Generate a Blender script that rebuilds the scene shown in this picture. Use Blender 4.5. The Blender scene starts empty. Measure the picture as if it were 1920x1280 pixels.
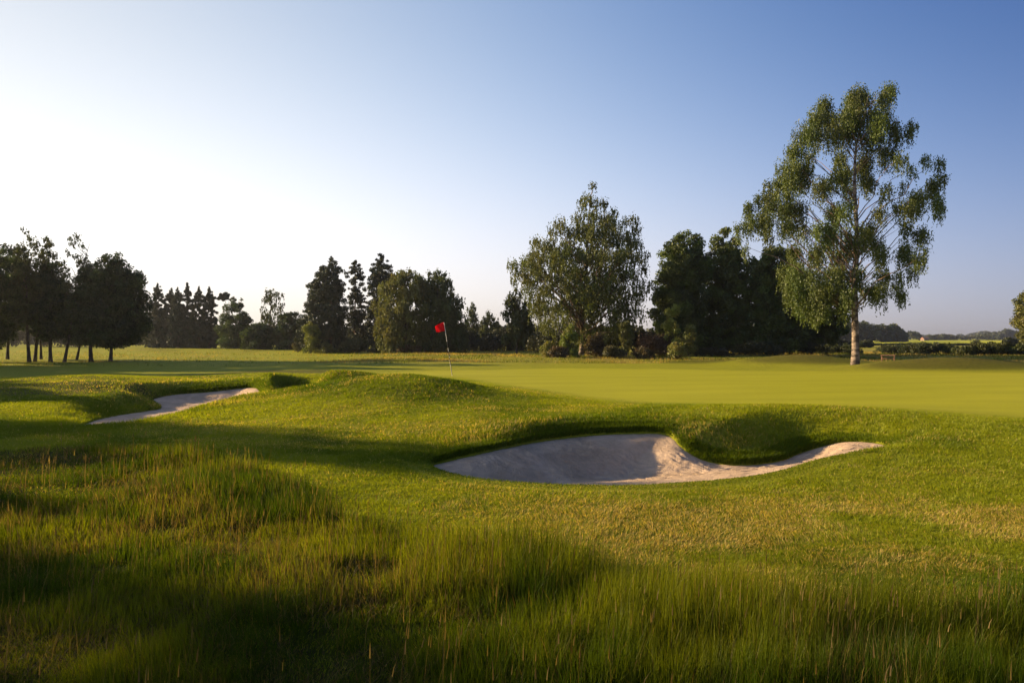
import bpy, math
import numpy as np
from mathutils import Vector

rng = np.random.default_rng(7)
scene = bpy.context.scene
COL = scene.collection
PI = math.pi
CZ, F, VH = 1.8, 1280.0, 632.0           # camera height, focal length in photo pixels, horizon row

def P(u, v, z=0.0):
    """ground point seen at photo pixel (u,v) if it lies at height z"""
    y = (CZ - z) * F / (v - VH)
    return ((u - 960) / F * y, y)

def PY(u, v, y):
    return np.array([(u - 960) / F * y, y, CZ - (v - VH) / F * y])

# ------------------------------------------------------------------ noise
def _hash(ix, iy, seed):
    n = (ix.astype(np.int64) * 374761393 + iy.astype(np.int64) * 668265263 + seed * 1442695041) & 0x7fffffff
    n = ((n ^ (n >> 13)) * 1274126177) & 0x7fffffff
    return ((n ^ (n >> 16)) & 0xffff) / 65535.0

def vnoise(x, y, seed=0):
    x = np.asarray(x, float); y = np.asarray(y, float)
    ix = np.floor(x); iy = np.floor(y)
    fx = x - ix; fy = y - iy
    fx = fx * fx * fx * (fx * (fx * 6 - 15) + 10); fy = fy * fy * fy * (fy * (fy * 6 - 15) + 10)
    a = _hash(ix, iy, seed); b = _hash(ix + 1, iy, seed); c = _hash(ix, iy + 1, seed); d = _hash(ix + 1, iy + 1, seed)
    return (a + (b - a) * fx) * (1 - fy) + (c + (d - c) * fx) * fy

def fbm(x, y, seed=0, oct=4):
    s = 0; a = 0.5; t = 0
    for k in range(oct):
        s = s + a * vnoise(x * 2 ** k + 13.7 * k, y * 2 ** k - 7.1 * k, seed + k); t += a; a *= 0.5
    return s / t

def sstep(t):
    t = np.clip(t, 0, 1); return t * t * (3 - 2 * t)

# ------------------------------------------------------------------ mesh helpers
def mesh_from(name, verts, faces, mat, cols=None, smooth=False, attrs=None):
    """faces: (n,k) integer array, or list of such arrays"""
    me = bpy.data.meshes.new(name)
    verts = np.asarray(verts, np.float32)
    if not isinstance(faces, list): faces = [faces]
    faces = [np.asarray(f, np.int32) for f in faces if len(f)]
    nl = sum(f.size for f in faces); nf = sum(len(f) for f in faces)
    me.vertices.add(len(verts)); me.vertices.foreach_set('co', verts.ravel())
    me.loops.add(nl); me.polygons.add(nf)
    me.loops.foreach_set('vertex_index', np.concatenate([f.ravel() for f in faces]))
    tot = np.concatenate([np.full(len(f), f.shape[1], np.int32) for f in faces])
    st = np.concatenate([[0], np.cumsum(tot)[:-1]]).astype(np.int32)
    me.polygons.foreach_set('loop_start', st)
    me.polygons.foreach_set('use_smooth', np.full(nf, smooth, bool))
    me.update(calc_edges=True)
    if cols is not None:
        a = me.attributes.new('col', 'FLOAT_COLOR', 'POINT')
        c = np.ones((len(verts), 4), np.float32); c[:, :3] = cols
        a.data.foreach_set('color', c.ravel())
    for k, w in (attrs or {}).items():
        a = me.attributes.new(k, 'FLOAT', 'POINT'); a.data.foreach_set('value', np.asarray(w, np.float32).ravel())
    if mat: me.materials.append(mat)
    return me

def obj(name, me, parent=None, loc=None):
    o = bpy.data.objects.new(name, me); COL.objects.link(o)
    if parent is not None: o.parent = parent
    if loc is not None: o.location = loc
    return o

def tag(o, label=None, cat=None, group=None, kind=None):
    if label: o['label'] = label
    if cat: o['category'] = cat
    if group: o['group'] = group
    if kind: o['kind'] = kind
    return o

def thing(name, loc, label, cat, group=None, rz=0):
    o = bpy.data.objects.new(name, None); COL.objects.link(o)
    o.location = loc; o.rotation_euler = (0, 0, rz); o.empty_display_size = 0.3
    return tag(o, label, cat, group)

class Tubes:
    def __init__(s): s.v = []; s.f = []; s.n = 0
    def add(s, pts, rad, k=7, cap=True):
        pts = np.asarray(pts, float); m = len(pts)
        rad = np.broadcast_to(np.asarray(rad, float), (m,))
        tan = np.gradient(pts, axis=0); tan /= np.linalg.norm(tan, axis=1)[:, None] + 1e-9
        ref = np.array([0, 0, 1.0]) if abs(tan[:, 2]).mean() < 0.8 else np.array([1.0, 0, 0])
        a = np.cross(tan, ref); a /= np.linalg.norm(a, axis=1)[:, None] + 1e-9
        b = np.cross(tan, a)
        th = np.arange(k) * 2 * PI / k
        ring = pts[:, None] + rad[:, None, None] * (np.cos(th)[None, :, None] * a[:, None] + np.sin(th)[None, :, None] * b[:, None])
        s.v.append(ring.reshape(-1, 3))
        i = np.arange(m - 1)[:, None] * k; j = np.arange(k)[None]; j2 = (j + 1) % k
        q = np.stack([i + j, i + j2, i + k + j2, i + k + j], -1).reshape(-1, 4) + s.n
        s.f.append(q); s.n += m * k
    def mesh(s, name, mat, smooth=True, split=None, mat2=None):
        me = mesh_from(name, np.concatenate(s.v), np.concatenate(s.f), mat, smooth=smooth)
        if mat2 is not None:
            me.materials.append(mat2); nf = sum(len(f) for f in s.f); k = sum(len(f) for f in s.f[:split])
            a = np.zeros(nf, np.int32); a[k:] = 1; me.polygons.foreach_set('material_index', a)
        return me

def bezier(p0, p1, p2, n=8):
    t = np.linspace(0, 1, n)[:, None]
    return (1 - t) ** 2 * p0 + 2 * t * (1 - t) * p1 + t * t * p2

# ------------------------------------------------------------------ materials
def new_mat(name):
    m = bpy.data.materials.new(name); m.use_nodes = True
    nt = m.node_tree; nt.nodes.clear()
    out = nt.nodes.new('ShaderNodeOutputMaterial')
    return m, nt, out

def N(nt, typ, **kw):
    n = nt.nodes.new(typ)
    for k, v in kw.items():
        if k in n.inputs: n.inputs[k].default_value = v
        else: setattr(n, k, v)
    return n

def leaf_mat(name, transl=0.35, tint=(1, 1, 1), tr_tint=(1.25, 1.15, 0.5), rough=0.55, gloss=0.06):
    m, nt, out = new_mat(name)
    at = N(nt, 'ShaderNodeAttribute', attribute_name='col')
    mul = N(nt, 'ShaderNodeMixRGB', blend_type='MULTIPLY'); mul.inputs[0].default_value = 1
    mul.inputs[2].default_value = (*tint, 1); nt.links.new(at.outputs['Color'], mul.inputs[1])
    d = N(nt, 'ShaderNodeBsdfDiffuse'); nt.links.new(mul.outputs[0], d.inputs['Color'])
    t = N(nt, 'ShaderNodeBsdfTranslucent')
    m2 = N(nt, 'ShaderNodeMixRGB', blend_type='MULTIPLY'); m2.inputs[0].default_value = 1
    m2.inputs[2].default_value = (*tr_tint, 1); nt.links.new(mul.outputs[0], m2.inputs[1]); nt.links.new(m2.outputs[0], t.inputs['Color'])
    mx = N(nt, 'ShaderNodeMixShader'); mx.inputs[0].default_value = transl
    nt.links.new(d.outputs[0], mx.inputs[1]); nt.links.new(t.outputs[0], mx.inputs[2])
    g = N(nt, 'ShaderNodeBsdfGlossy'); g.inputs['Roughness'].default_value = rough
    g.inputs['Color'].default_value = (0.9, 0.95, 1, 1)
    mg = N(nt, 'ShaderNodeMixShader'); mg.inputs[0].default_value = gloss
    nt.links.new(mx.outputs[0], mg.inputs[1]); nt.links.new(g.outputs[0], mg.inputs[2])
    nt.links.new(mg.outputs[0], out.inputs['Surface'])
    return m

def bark_mat(name, c1, c2, sx=3, sz=8, lo=.45, hi=.6):
    m, nt, out = new_mat(name)
    tc = N(nt, 'ShaderNodeTexCoord'); mp = N(nt, 'ShaderNodeMapping'); mp.inputs['Scale'].default_value = (sx, sx, sz)
    nt.links.new(tc.outputs['Object'], mp.inputs[0])
    no = N(nt, 'ShaderNodeTexNoise'); no.inputs['Scale'].default_value = 1.0; no.inputs['Detail'].default_value = 5
    nt.links.new(mp.outputs[0], no.inputs['Vector'])
    r = N(nt, 'ShaderNodeValToRGB'); r.color_ramp.elements[0].position = lo; r.color_ramp.elements[1].position = hi
    r.color_ramp.elements[0].color = (*c1, 1); r.color_ramp.elements[1].color = (*c2, 1)
    nt.links.new(no.outputs['Fac'], r.inputs[0])
    b = N(nt, 'ShaderNodeBsdfPrincipled'); b.inputs['Roughness'].default_value = 0.85
    nt.links.new(r.outputs[0], b.inputs['Base Color'])
    bp = N(nt, 'ShaderNodeBump'); bp.inputs['Strength'].default_value = 0.6; bp.inputs['Distance'].default_value = 0.03
    nt.links.new(no.outputs['Fac'], bp.inputs['Height']); nt.links.new(bp.outputs[0], b.inputs['Normal'])
    nt.links.new(b.outputs[0], out.inputs['Surface'])
    return m

def plain_mat(name, c, rough=0.6, noise=0.15, scale=20):
    m, nt, out = new_mat(name)
    tc = N(nt, 'ShaderNodeTexCoord'); no = N(nt, 'ShaderNodeTexNoise'); no.inputs['Scale'].default_value = scale
    nt.links.new(tc.outputs['Object'], no.inputs['Vector'])
    r = N(nt, 'ShaderNodeValToRGB')
    r.color_ramp.elements[0].position = .3; r.color_ramp.elements[1].position = .7
    r.color_ramp.elements[0].color = (*[x * (1 - noise) for x in c], 1); r.color_ramp.elements[1].color = (*[min(1, x * (1 + noise)) for x in c], 1)
    nt.links.new(no.outputs['Fac'], r.inputs[0])
    b = N(nt, 'ShaderNodeBsdfPrincipled'); b.inputs['Roughness'].default_value = rough
    nt.links.new(r.outputs[0], b.inputs['Base Color']); nt.links.new(b.outputs[0], out.inputs['Surface'])
    return m

# ------------------------------------------------------------------ terrain
def smooth_poly(ctrl, sub=8):
    """closed Catmull-Rom through rows of (x,y,...)"""
    c = np.asarray(ctrl, float); n = len(c); o = []
    for i in range(n):
        p0, p1, p2, p3 = c[i - 1], c[i], c[(i + 1) % n], c[(i + 2) % n]
        for k in range(sub):
            t = k / sub
            o.append(0.5 * ((2 * p1) + (-p0 + p2) * t + (2 * p0 - 5 * p1 + 4 * p2 - p3) * t * t + (-p0 + 3 * p1 - 3 * p2 + p3) * t ** 3))
    return np.array(o)

def poly_info(poly, x, y, rmax=None):
    """signed distance (positive outside) and distance weighted parameters for points near polygon"""
    X = np.asarray(x).ravel(); Y = np.asarray(y).ravel()
    npar = poly.shape[1] - 2
    D = np.full(len(X), 1e3); PRM = np.zeros((len(X), npar))
    lo = poly[:, :2].min(0) - 6; hi = poly[:, :2].max(0) + 6
    idx = np.nonzero((X > lo[0]) & (X < hi[0]) & (Y > lo[1]) & (Y < hi[1]))[0]
    a = poly[:, :2]; b = np.roll(poly, -1, 0)[:, :2]; ab = b - a
    for s in range(0, len(idx), 20000):
        ii = idx[s:s + 20000]; px = X[ii][:, None]; py = Y[ii][:, None]
        t = ((px - a[:, 0]) * ab[:, 0] + (py - a[:, 1]) * ab[:, 1]) / ((ab ** 2).sum(1) + 1e-12)
        t = np.clip(t, 0, 1)
        dx = px - a[:, 0] - t * ab[:, 0]; dy = py - a[:, 1] - t * ab[:, 1]
        d2 = dx * dx + dy * dy
        d = np.sqrt(d2.min(1))
        cond = ((a[:, 1] > py) != (b[:, 1] > py)) & (px < (b[:, 0] - a[:, 0]) * (py - a[:, 1]) / (b[:, 1] - a[:, 1] + 1e-12) + a[:, 0])
        ins = (cond.sum(1) % 2) == 1
        D[ii] = np.where(ins, -d, d)
        if npar:
            w = 1 / (d2 + 0.02) ** 2.5
            w /= w.sum(1)[:, None]
            PRM[ii] = w @ poly[:, 2:]
    return D.reshape(np.shape(x)), PRM.reshape(np.shape(x) + (npar,))

def V(u, v, z, *par):
    x, y = P(u, v, z); return (x, y, z, *par)

# columns: x, y, z_edge (turf height at the sand's edge), w (width of the turf slope), sand edge drop, sand wall width
B1 = smooth_poly([
    V(805, 866, -.05, .7, .10, 1.3), V(835, 882, -.02, .30, .40, .6), V(900, 895, 0, .07, .45, .5), V(1000, 904, 0, .10, .45, .5), V(1100, 908, 0, .10, .45, .5),
    V(1200, 908, 0, .10, .42, .5), V(1300, 903, 0, .10, .36, .6), V(1400, 895, 0, .07, .28, .8), V(1460, 886, .0, .08, .20, .9), V(1520, 872, 0, .08, .07, 1.0),
    V(1600, 855, .02, .2, .08, .8), V(1664, 836, .03, 0.8, .04, .6), V(1640, 826, .02, 1.0, .04, .6), V(1585, 824, -.03, 1.0, .04, .8), V(1540, 831, -.12, 1.1, .07, .8), V(1500, 843, -.22, 1.2, .07, .8),
    V(1460, 857, -.28, 1.4, .07, .8), V(1400, 864, -.30, 1.6, .07, .8), V(1340, 860, -.28, 1.3, .07, .9), V(1298, 846, -.18, 1.0, .07, 1.0), V(1277, 826, -.02, 0.8, .08, 1.3), V(1252, 806, .11, .6, .09, 1.6),
    V(1200, 804, .11, .55, .09, 1.8), V(1100, 808, .10, .5, .09, 1.8), V(1000, 820, .08, .5, .09, 1.7), V(910, 838, .07, .6, .09, 1.5), V(845, 853, .0, .7, .09, 1.4)])
B2 = smooth_poly([
    V(150, 797, .0, .4, .05, .8), V(190, 797, .0, .15, .12, .6), V(240, 795, .0, .15, .20, .6), V(310, 784, .02, .12, .28, .7), V(380, 770, .04, .12, .30, .8), V(440, 756, .11, .12, .26, .8), V(492, 741, .2, .15, .16, .9),
    V(487, 729, .16, .4, .06, 1.), V(470, 724, .12, .6, .06, 1.2), V(400, 731, .02, .7, .06, 1.4), V(330, 736, -.02, .8, .06, 1.4), V(286, 746, -.08, .8, .06, 1.2), V(302, 762, -.20, 1.2, .04, .9), V(270, 768, -.20, 1.3, .04, .8), V(225, 775, -.17, 1.2, .04, .7), V(180, 784, -.10, .9, .04, .7)], 8)
B3 = smooth_poly([
    V(505, 741, .22, .08, .25, .5), V(545, 739, .25, .08, .25, .5), V(585, 735, .27, .08, .25, .5), V(575, 728, .07, .9, .07, .5), V(545, 727, .07, 1., .07, .5), V(520, 731, .1, 1., .07, .5)], 8)
BUNK = [(B1, -.52), (B2, -.26), (B3, -.15)]

GREEN = smooth_poly([(*P(u, v, .25),) for u, v in
    [(720, 702), (850, 706), (960, 722), (1080, 740), (1200, 752), (1350, 758), (1500, 764), (1700, 773), (1920, 782), (2300, 790),
     (2300, 706), (1920, 701), (1600, 698), (1400, 696), (1250, 693), (1050, 691), (900, 694), (760, 697)]], 6)

BUMPS = [  # x, y, rx, ry, h, rot
    (-2.9, 17.6, 2.3, 2.0, .52, 0), (-4.6, 18.6, 1.6, 1.3, .10, 0), (-5.5, 22.6, 1.9, 1.4, .42, .2), (-7.9, 23.4, 1.0, 1.0, .34, 0),
    (-9.5, 26.5, 2.5, 1.2, .16, 0), (-13.2, 20.8, 1.6, 1.3, .16, .3), (-15, 24, 3, 2, .25, 0),
    (16.9, 39.5, 3.7, 1.9, .60, 0), (20.6, 31.8, 4.4, 1.6, .60, -.08), (11.0, 41, 2.4, 1.4, .22, 0), (31, 34, 5, 2.2, .5, 0),
    (-46, 88, 3.4, 2.5, .42, 0), (-34.5, 88, 4, 2.5, .30, 0), (-22, 83, 3, 2, .34, 0), (-14, 80, 4, 2, .25, 0),
    (6.0, 14.0, 2.9, 1.2, .15, 0), (0.2, 12.0, 1.6, .8, .06, 0),
    (-3.4, 7.6, 1.0, .7, .10, .3), (-1.6, 5.0, 1.0, .6, .08, 0), (-5, 10.2, 1.6, .8, .14, 0), (1.5, 3.2, 1.5, .6, .06, 0), (4.5, 4.1, 3, .7, .06, 0),
]

def ambient(x, y):
    r = sstep((y - 8.5 - np.clip(-x * .55, -1.0, 5.5)) / 5.0)
    z = 0.25 * r
    z = z - 0.30 * sstep((y - 48) / 45) - 0.55 * sstep((y - 110) / 150) - .5 * sstep((y - 300) / 500)
    z = z - 0.18 * sstep((-x - 9) / 8) * sstep((y - 20) / 12) * (1 - sstep((y - 70) / 20))
    for bx, by, rx, ry, h, ro in BUMPS:
        c, s = math.cos(ro), math.sin(ro)
        dx = ((x - bx) * c + (y - by) * s) / rx; dy = (-(x - bx) * s + (y - by) * c) / ry
        z = z + h * np.exp(-(dx * dx + dy * dy) * 0.9)
    far = sstep((y - 26) / 20)
    gm = 1 - sstep((y - 12) / 4)
    z = z + (fbm(x / 2.3, y / 2.3, 11, 3) - .5) * (0.03 + .10 * gm * sstep((7 - y) / 3 + .0) + 0.08 * far + .13 * sstep((.5 - x) / 2) * sstep((y - 8) / 2) * (1 - sstep((y - 21) / 4)))
    z = z + (fbm(x / 14, y / 14, 21, 2) - .5) * 0.35 * far
    return z

def terrain(x, y, full=False):
    x = np.asarray(x, float); y = np.asarray(y, float)
    z = ambient(x, y); dmin = np.full(x.shape, 1e3)
    for poly, floor in BUNK:
        d, p = poly_info(poly, x, y)
        near = d < 100
        ze, w = p[..., 0], p[..., 1]
        zo = ze + (z - ze) * sstep(d / np.maximum(w, .02)) ** .8
        zi = ze + np.maximum(d, -1.0) * 3.5
        zz = np.where(d >= 0, zo, zi)
        z = np.where(near, np.where(d < 0, zz, np.where(d < w, zo, z)), z)
        dmin = np.minimum(dmin, d)
    return (z, dmin) if full else z

def H(x, y):
    return float(terrain(np.array([float(x)]), np.array([float(y)]))[0])

def axis(segs):
    out = [segs[0][0]]
    for a, b, s in segs:
        n = max(1, int(round((b - a) / s))); out += list(a + (b - a) * (np.arange(n) + 1) / n)
    return np.array(out)

def grow(start, end, s0, g):
    o = []; p = start; s = s0
    while p < end: p += s; s *= g; o.append(p)
    return o

xs = list(axis([(-12.5, 12.5, .065)]))
right = grow(12.5, 2600, .09, 1.045); left = [-v for v in right]
xs = np.array(left[::-1] + xs + right)
ys = np.array([-60, -30, -15, -8, -5, -3, -1.5] + list(axis([(-.5, 2, .2), (2, 15, .055), (15, 27, .09)])) + grow(27, 2600, .12, 1.035))
GX, GY = np.meshgrid(xs, ys)
GZ, GD = terrain(GX, GY, True)
dgreen, _ = poly_info(GREEN, GX, GY)
# poly_info limits its box; GREEN is large so fine

ROUGH = smooth_poly([(14, 4.6), (6, 4.75), (3, 4.5), (1.6, 4.6), (0.6, 5.0), (-.5, 5.7), (-1.6, 6.5), (-2.6, 7.8), (-3.4, 8.9), (-4.5, 9.6), (-6.5, 10.3), (-9, 10.9), (-14, 11.4), (-20, 12.0), (-20, -3), (14, -3)], 6)
def rough_mask(x, y):
    d, _ = poly_info(ROUGH, x, y)
    d = d + (fbm(x / 1.1, y / 1.1, 5, 3) - .5) * .7
    m = 1 - sstep((d + .1) / .35)
    e = ((x + 15.5) / 5.0) ** 2 + ((y - 20.5) / 3.2) ** 2
    m = np.maximum(m, .8 * (1 - sstep((e + (fbm(x / 1.3, y / 1.3, 8, 3) - .5) * 1.2 - .7) / .5)))
    e = ((x + 11.0) / 4.0) ** 2 + ((y - 31.0) / 2.2) ** 2
    m = np.maximum(m, .7 * (1 - sstep((e + (fbm(x / 1.3, y / 1.3, 9, 3) - .5) * 1.4 - .6) / .6)))
    return m

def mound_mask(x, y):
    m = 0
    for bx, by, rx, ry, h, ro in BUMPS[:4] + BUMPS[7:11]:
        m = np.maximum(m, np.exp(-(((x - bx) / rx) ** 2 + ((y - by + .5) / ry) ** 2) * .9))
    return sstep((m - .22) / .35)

def dry_mask(x, y):
    """tan, dried grass: 0..1"""
    n = fbm(x / 1.7, y / 1.1, 31, 4); n2 = fbm(x / 6, y / 5, 37, 3)
    near = sstep((8.4 - y) / 1.4) * sstep((x + 1.2) / 2.0) * .62          # band between rough and bunker, right of centre
    d = near * sstep((n - .22) / .3)
    d = np.maximum(d, .28 * sstep((n2 - .50) / .2) * sstep((n - .38) / .3))
    farb = sstep((y - 36 - np.clip(x * .12, -4, 4)) / 8) * (1 - sstep((y - 150) / 30))   # unmown strip beyond the green
    fair = sstep((x + 55) / 20) * 0 + sstep((-x - 6 - (y - 40) * .12) / 8) * sstep((y - 30) / 6)  # mown fairway on the left
    d = np.maximum(d, farb * (1 - .85 * fair) * (.45 + .55 * sstep((n2 - .35) / .3)))
    # crests of the far mounds and of the mounds on the right
    for bx, by, rx, ry, h, ro in BUMPS[7:15]:
        d = np.maximum(d, .9 * np.exp(-(((x - bx) / rx) ** 2 + ((y - by) / ry) ** 2) * 1.0) * sstep((n - .25) / .3))
    return np.clip(d, 0, 1)

gm_ = np.where(dgreen < 500, 1 - sstep((dgreen + .5) / 1.4), 0.0)
rm_ = rough_mask(GX, GY)
dm_ = dry_mask(GX, GY)
rough_shade_ = np.maximum(rm_, (.35 + .30 * (GY > 28)) * mound_mask(GX, GY) * sstep((GY - 14) / 2))  # mound grass unmown, and painted darker where slopes turn from the sun
fld = sstep((GY - 165) / 6) * (1 - sstep((GY - 520) / 10)) * sstep((GX - GY * .45) / 20)

nx, ny = len(xs), len(ys)
vid = np.arange(nx * ny).reshape(ny, nx)
quads = np.stack([vid[:-1, :-1], vid[:-1, 1:], vid[1:, 1:], vid[1:, :-1]], -1).reshape(-1, 4)
gv = np.stack([GX, GY, GZ], -1).reshape(-1, 3)

def ground_material():
    m, nt, out = new_mat('turf'); L = nt.links.new
    def attr(n): return N(nt, 'ShaderNodeAttribute', attribute_name=n).outputs['Fac']
    geo = N(nt, 'ShaderNodeNewGeometry')
    def noise(scale, det=4, rough=.55, sc=(1, 1, 1)):
        mp = N(nt, 'ShaderNodeMapping'); mp.inputs['Scale'].default_value = sc; L(geo.outputs['Position'], mp.inputs[0])
        n = N(nt, 'ShaderNodeTexNoise'); n.inputs['Scale'].default_value = scale; n.inputs['Detail'].default_value = det; n.inputs['Roughness'].default_value = rough
        L(mp.outputs[0], n.inputs['Vector']); return n.outputs['Fac']
    def ramp(f, a, b, pa=.35, pb=.65):
        r = N(nt, 'ShaderNodeValToRGB'); e = r.color_ramp.elements
        e[0].position = pa; e[1].position = pb; e[0].color = (*a, 1); e[1].color = (*b, 1); L(f, r.inputs[0]); return r.outputs[0]
    def mix(f, a, b):
        x = N(nt, 'ShaderNodeMixRGB'); L(f, x.inputs[0]); x.use_clamp = True; L(a, x.inputs[1]); L(b, x.inputs[2]); return x.outputs[0]
    fair = mix(noise(.35, 5), ramp(noise(9, 6, .7), (.180, .205, .012), (.300, .320, .020)), ramp(noise(14, 6, .7), (.21, .22, .016), (.35, .35, .032)))
    wv = N(nt, 'ShaderNodeTexWave'); wv.inputs['Scale'].default_value = .16; wv.inputs['Distortion'].default_value = 1.2; wv.inputs['Detail'].default_value = 2; wv.inputs['Detail Scale'].default_value = .6
    mpw = N(nt, 'ShaderNodeMapping'); mpw.inputs['Rotation'].default_value = (0, 0, 1.25); L(geo.outputs['Position'], mpw.inputs[0]); L(mpw.outputs[0], wv.inputs['Vector'])
    sm = N(nt, 'ShaderNodeMath', operation='MULTIPLY_ADD'); L(wv.outputs['Fac'], sm.inputs[0]); sm.inputs[1].default_value = .14
    s3 = N(nt, 'ShaderNodeMath', operation='MULTIPLY_ADD'); L(noise(.45, 5, .6, (.3, 1.6, 1)), s3.inputs[0]); s3.inputs[1].default_value = 1.3; s3.inputs[2].default_value = -.25; L(s3.outputs[0], sm.inputs[2])
    stripes = sm.outputs[0]
    green = mix(stripes, ramp(noise(25, 3, .6), (.250, .270, .014), (.295, .305, .018)), ramp(noise(25, 3, .6), (.385, .375, .024), (.440, .415, .032)))
    dry = ramp(noise(6, 7, .75), (.15, .15, .022), (.33, .27, .07), .3, .7)
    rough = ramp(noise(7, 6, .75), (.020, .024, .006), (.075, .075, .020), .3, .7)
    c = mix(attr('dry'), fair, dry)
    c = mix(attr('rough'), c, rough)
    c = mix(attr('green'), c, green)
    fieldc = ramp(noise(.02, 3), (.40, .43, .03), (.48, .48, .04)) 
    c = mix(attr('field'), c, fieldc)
    b = N(nt, 'ShaderNodeBsdfPrincipled'); b.inputs['Roughness'].default_value = .8; b.inputs['Specular IOR Level'].default_value = .04
    try:
        b.inputs['Sheen Weight'].default_value = .0; b.inputs['Sheen Roughness'].default_value = .5; b.inputs['Sheen Tint'].default_value = (.75, .8, .25, 1)
    except Exception: pass
    L(c, b.inputs['Base Color'])
    # grass height bump, weaker on the closely mown green
    hn = N(nt, 'ShaderNodeMath', operation='ADD'); L(noise(30, 8, .75), hn.inputs[0])
    h2 = N(nt, 'ShaderNodeMath', operation='MULTIPLY'); L(noise(4, 6, .7), h2.inputs[0]); h2.inputs[1].default_value = 2.0; L(h2.outputs[0], hn.inputs[1])
    st = N(nt, 'ShaderNodeMath', operation='MULTIPLY_ADD'); L(attr('green'), st.inputs[0]); st.inputs[1].default_value = -.8; st.inputs[2].default_value = .9
    bp = N(nt, 'ShaderNodeBump'); bp.inputs['Distance'].default_value = .05; L(st.outputs[0], bp.inputs['Strength']); L(hn.outputs[0], bp.inputs['Height'])
    L(bp.outputs[0], b.inputs['Normal'])
    L(b.outputs[0], out.inputs['Surface'])
    return m

TURF = ground_material()
fc = gm_.ravel()[quads].mean(1)
isg = fc > .5
attrs = {'green': gm_, 'rough': rough_shade_, 'dry': dm_, 'field': fld}  # 'rough' also carries the shade painted on the mound slopes
def part_ground(name, sel):
    q = quads[sel]; used = np.unique(q); remap = np.full(len(gv), -1, np.int64); remap[used] = np.arange(len(used))
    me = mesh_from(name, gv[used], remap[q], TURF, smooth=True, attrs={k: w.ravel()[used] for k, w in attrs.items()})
    o = obj(name, me); tag(o, kind='structure'); return o
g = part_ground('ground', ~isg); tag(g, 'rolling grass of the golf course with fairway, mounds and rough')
g = part_ground('putting_green', isg); tag(g, 'closely mown bright putting green around the red flag')

# ------------------------------------------------------------------ bunker sand
def sand_material():
    m, nt, out = new_mat('sand'); L = nt.links.new
    geo = N(nt, 'ShaderNodeNewGeometry')
    def noise(scale, det=4, rough=.6, dist=0):
        n = N(nt, 'ShaderNodeTexNoise'); n.inputs['Scale'].default_value = scale; n.inputs['Detail'].default_value = det; n.inputs['Roughness'].default_value = rough; n.inputs['Distortion'].default_value = dist
        L(geo.outputs['Position'], n.inputs['Vector']); return n.outputs['Fac']
    r = N(nt, 'ShaderNodeValToRGB'); e = r.color_ramp.elements; e[0].position = .32; e[1].position = .66
    e[0].color = (.44, .325, .23, 1); e[1].color = (.72, .545, .40, 1); L(noise(1.3, 7, .7, .6), r.inputs[0])
    sp = N(nt, 'ShaderNodeValToRGB'); e = sp.color_ramp.elements; e[0].position = .66; e[1].position = .74
    e[0].color = (1, 1, 1, 1); e[1].color = (.55, .5, .42, 1); L(noise(60, 2, .5), sp.inputs[0])
    mu = N(nt, 'ShaderNodeMixRGB', blend_type='MULTIPLY'); mu.inputs[0].default_value = .6; L(r.outputs[0], mu.inputs[1]); L(sp.outputs[0], mu.inputs[2])
    b = N(nt, 'ShaderNodeBsdfPrincipled'); b.inputs['Roughness'].default_value = .95; b.inputs['Specular IOR Level'].default_value = .1
    L(mu.outputs[0], b.inputs['Base Color'])
    ad = N(nt, 'ShaderNodeMath', operation='MULTIPLY_ADD'); L(noise(9, 6, .7, .5), ad.inputs[0]); ad.inputs[1].default_value = 2; L(noise(70, 3, .6), ad.inputs[2])
    bp = N(nt, 'ShaderNodeBump'); bp.inputs['Distance'].default_value = .03; bp.inputs['Strength'].default_value = 1.0; L(ad.outputs[0], bp.inputs['Height'])
    L(bp.outputs[0], b.inputs['Normal']); L(b.outputs[0], out.inputs['Surface'])
    return m
SAND = sand_material()

def build_sand(poly, floor, step, label, seed, fx=None):
    lo = poly[:, :2].min(0) - .3; hi = poly[:, :2].max(0) + .3
    ax = np.arange(lo[0], hi[0], step); ay = np.arange(lo[1], hi[1], step)
    X, Y = np.meshgrid(ax, ay)
    d, p = poly_info(poly, X, Y)
    ze, dr, wi = p[..., 0], p[..., 2], p[..., 3]
    din = np.clip(-d, 0, None)
    t = sstep(din / np.maximum(wi, .1))
    if fx: floor = np.interp(X, fx[0], fx[1]) + .15 * np.clip(11.2 - Y, 0, 1.2) * sstep((X + .3) / 1.5)
    z = (ze - dr) * (1 - t) + np.minimum(floor, ze - dr) * t
    z = np.where(d > 0, ze - dr - d * .8, z)
    am = sstep(din / .3 + .2)
    z += am * (fbm(X / .9, Y / .9, seed, 3) - .5) * .07
    # foot prints and rake marks
    wob = fbm(X / .8, Y / .8, seed + 2, 3)
    rk = np.sin((Y * .95 + X * .25 + wob * .9) * 62); rmask = sstep((fbm(X / 1.6, Y / 1.1, seed + 9, 2) - .34) / .2)
    z += am * rk * .009 * (.35 + rmask)
    fp = vnoise(X / .10 + wob * 4, Y / .075, seed + 4); z += am * (fp - .5) * .026 * rmask
    vid = np.arange(X.size).reshape(X.shape)
    q = np.stack([vid[:-1, :-1], vid[:-1, 1:], vid[1:, 1:], vid[1:, :-1]], -1).reshape(-1, 4)
    keep = (d.ravel()[q] < .10).all(1); q = q[keep]
    used = np.unique(q); rm = np.full(X.size, -1); rm[used] = np.arange(len(used))
    vv = np.stack([X, Y, z], -1).reshape(-1, 3)[used]
    o = obj('bunker_sand', mesh_from('bunker_sand', vv, rm[q], SAND, smooth=True))
    tag(o, label, kind='structure')
build_sand(B1, -.52, .028, 'pale sand of the large near bunker, half in shadow', 50, ([1.5, 2.6, 3.6, 4.4, 5.2, 5.8], [-.52, -.46, -.37, -.26, -.10, -.02]))
build_sand(B2, -.26, .07, 'pale sand of the long bunker at the left', 60)
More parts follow.
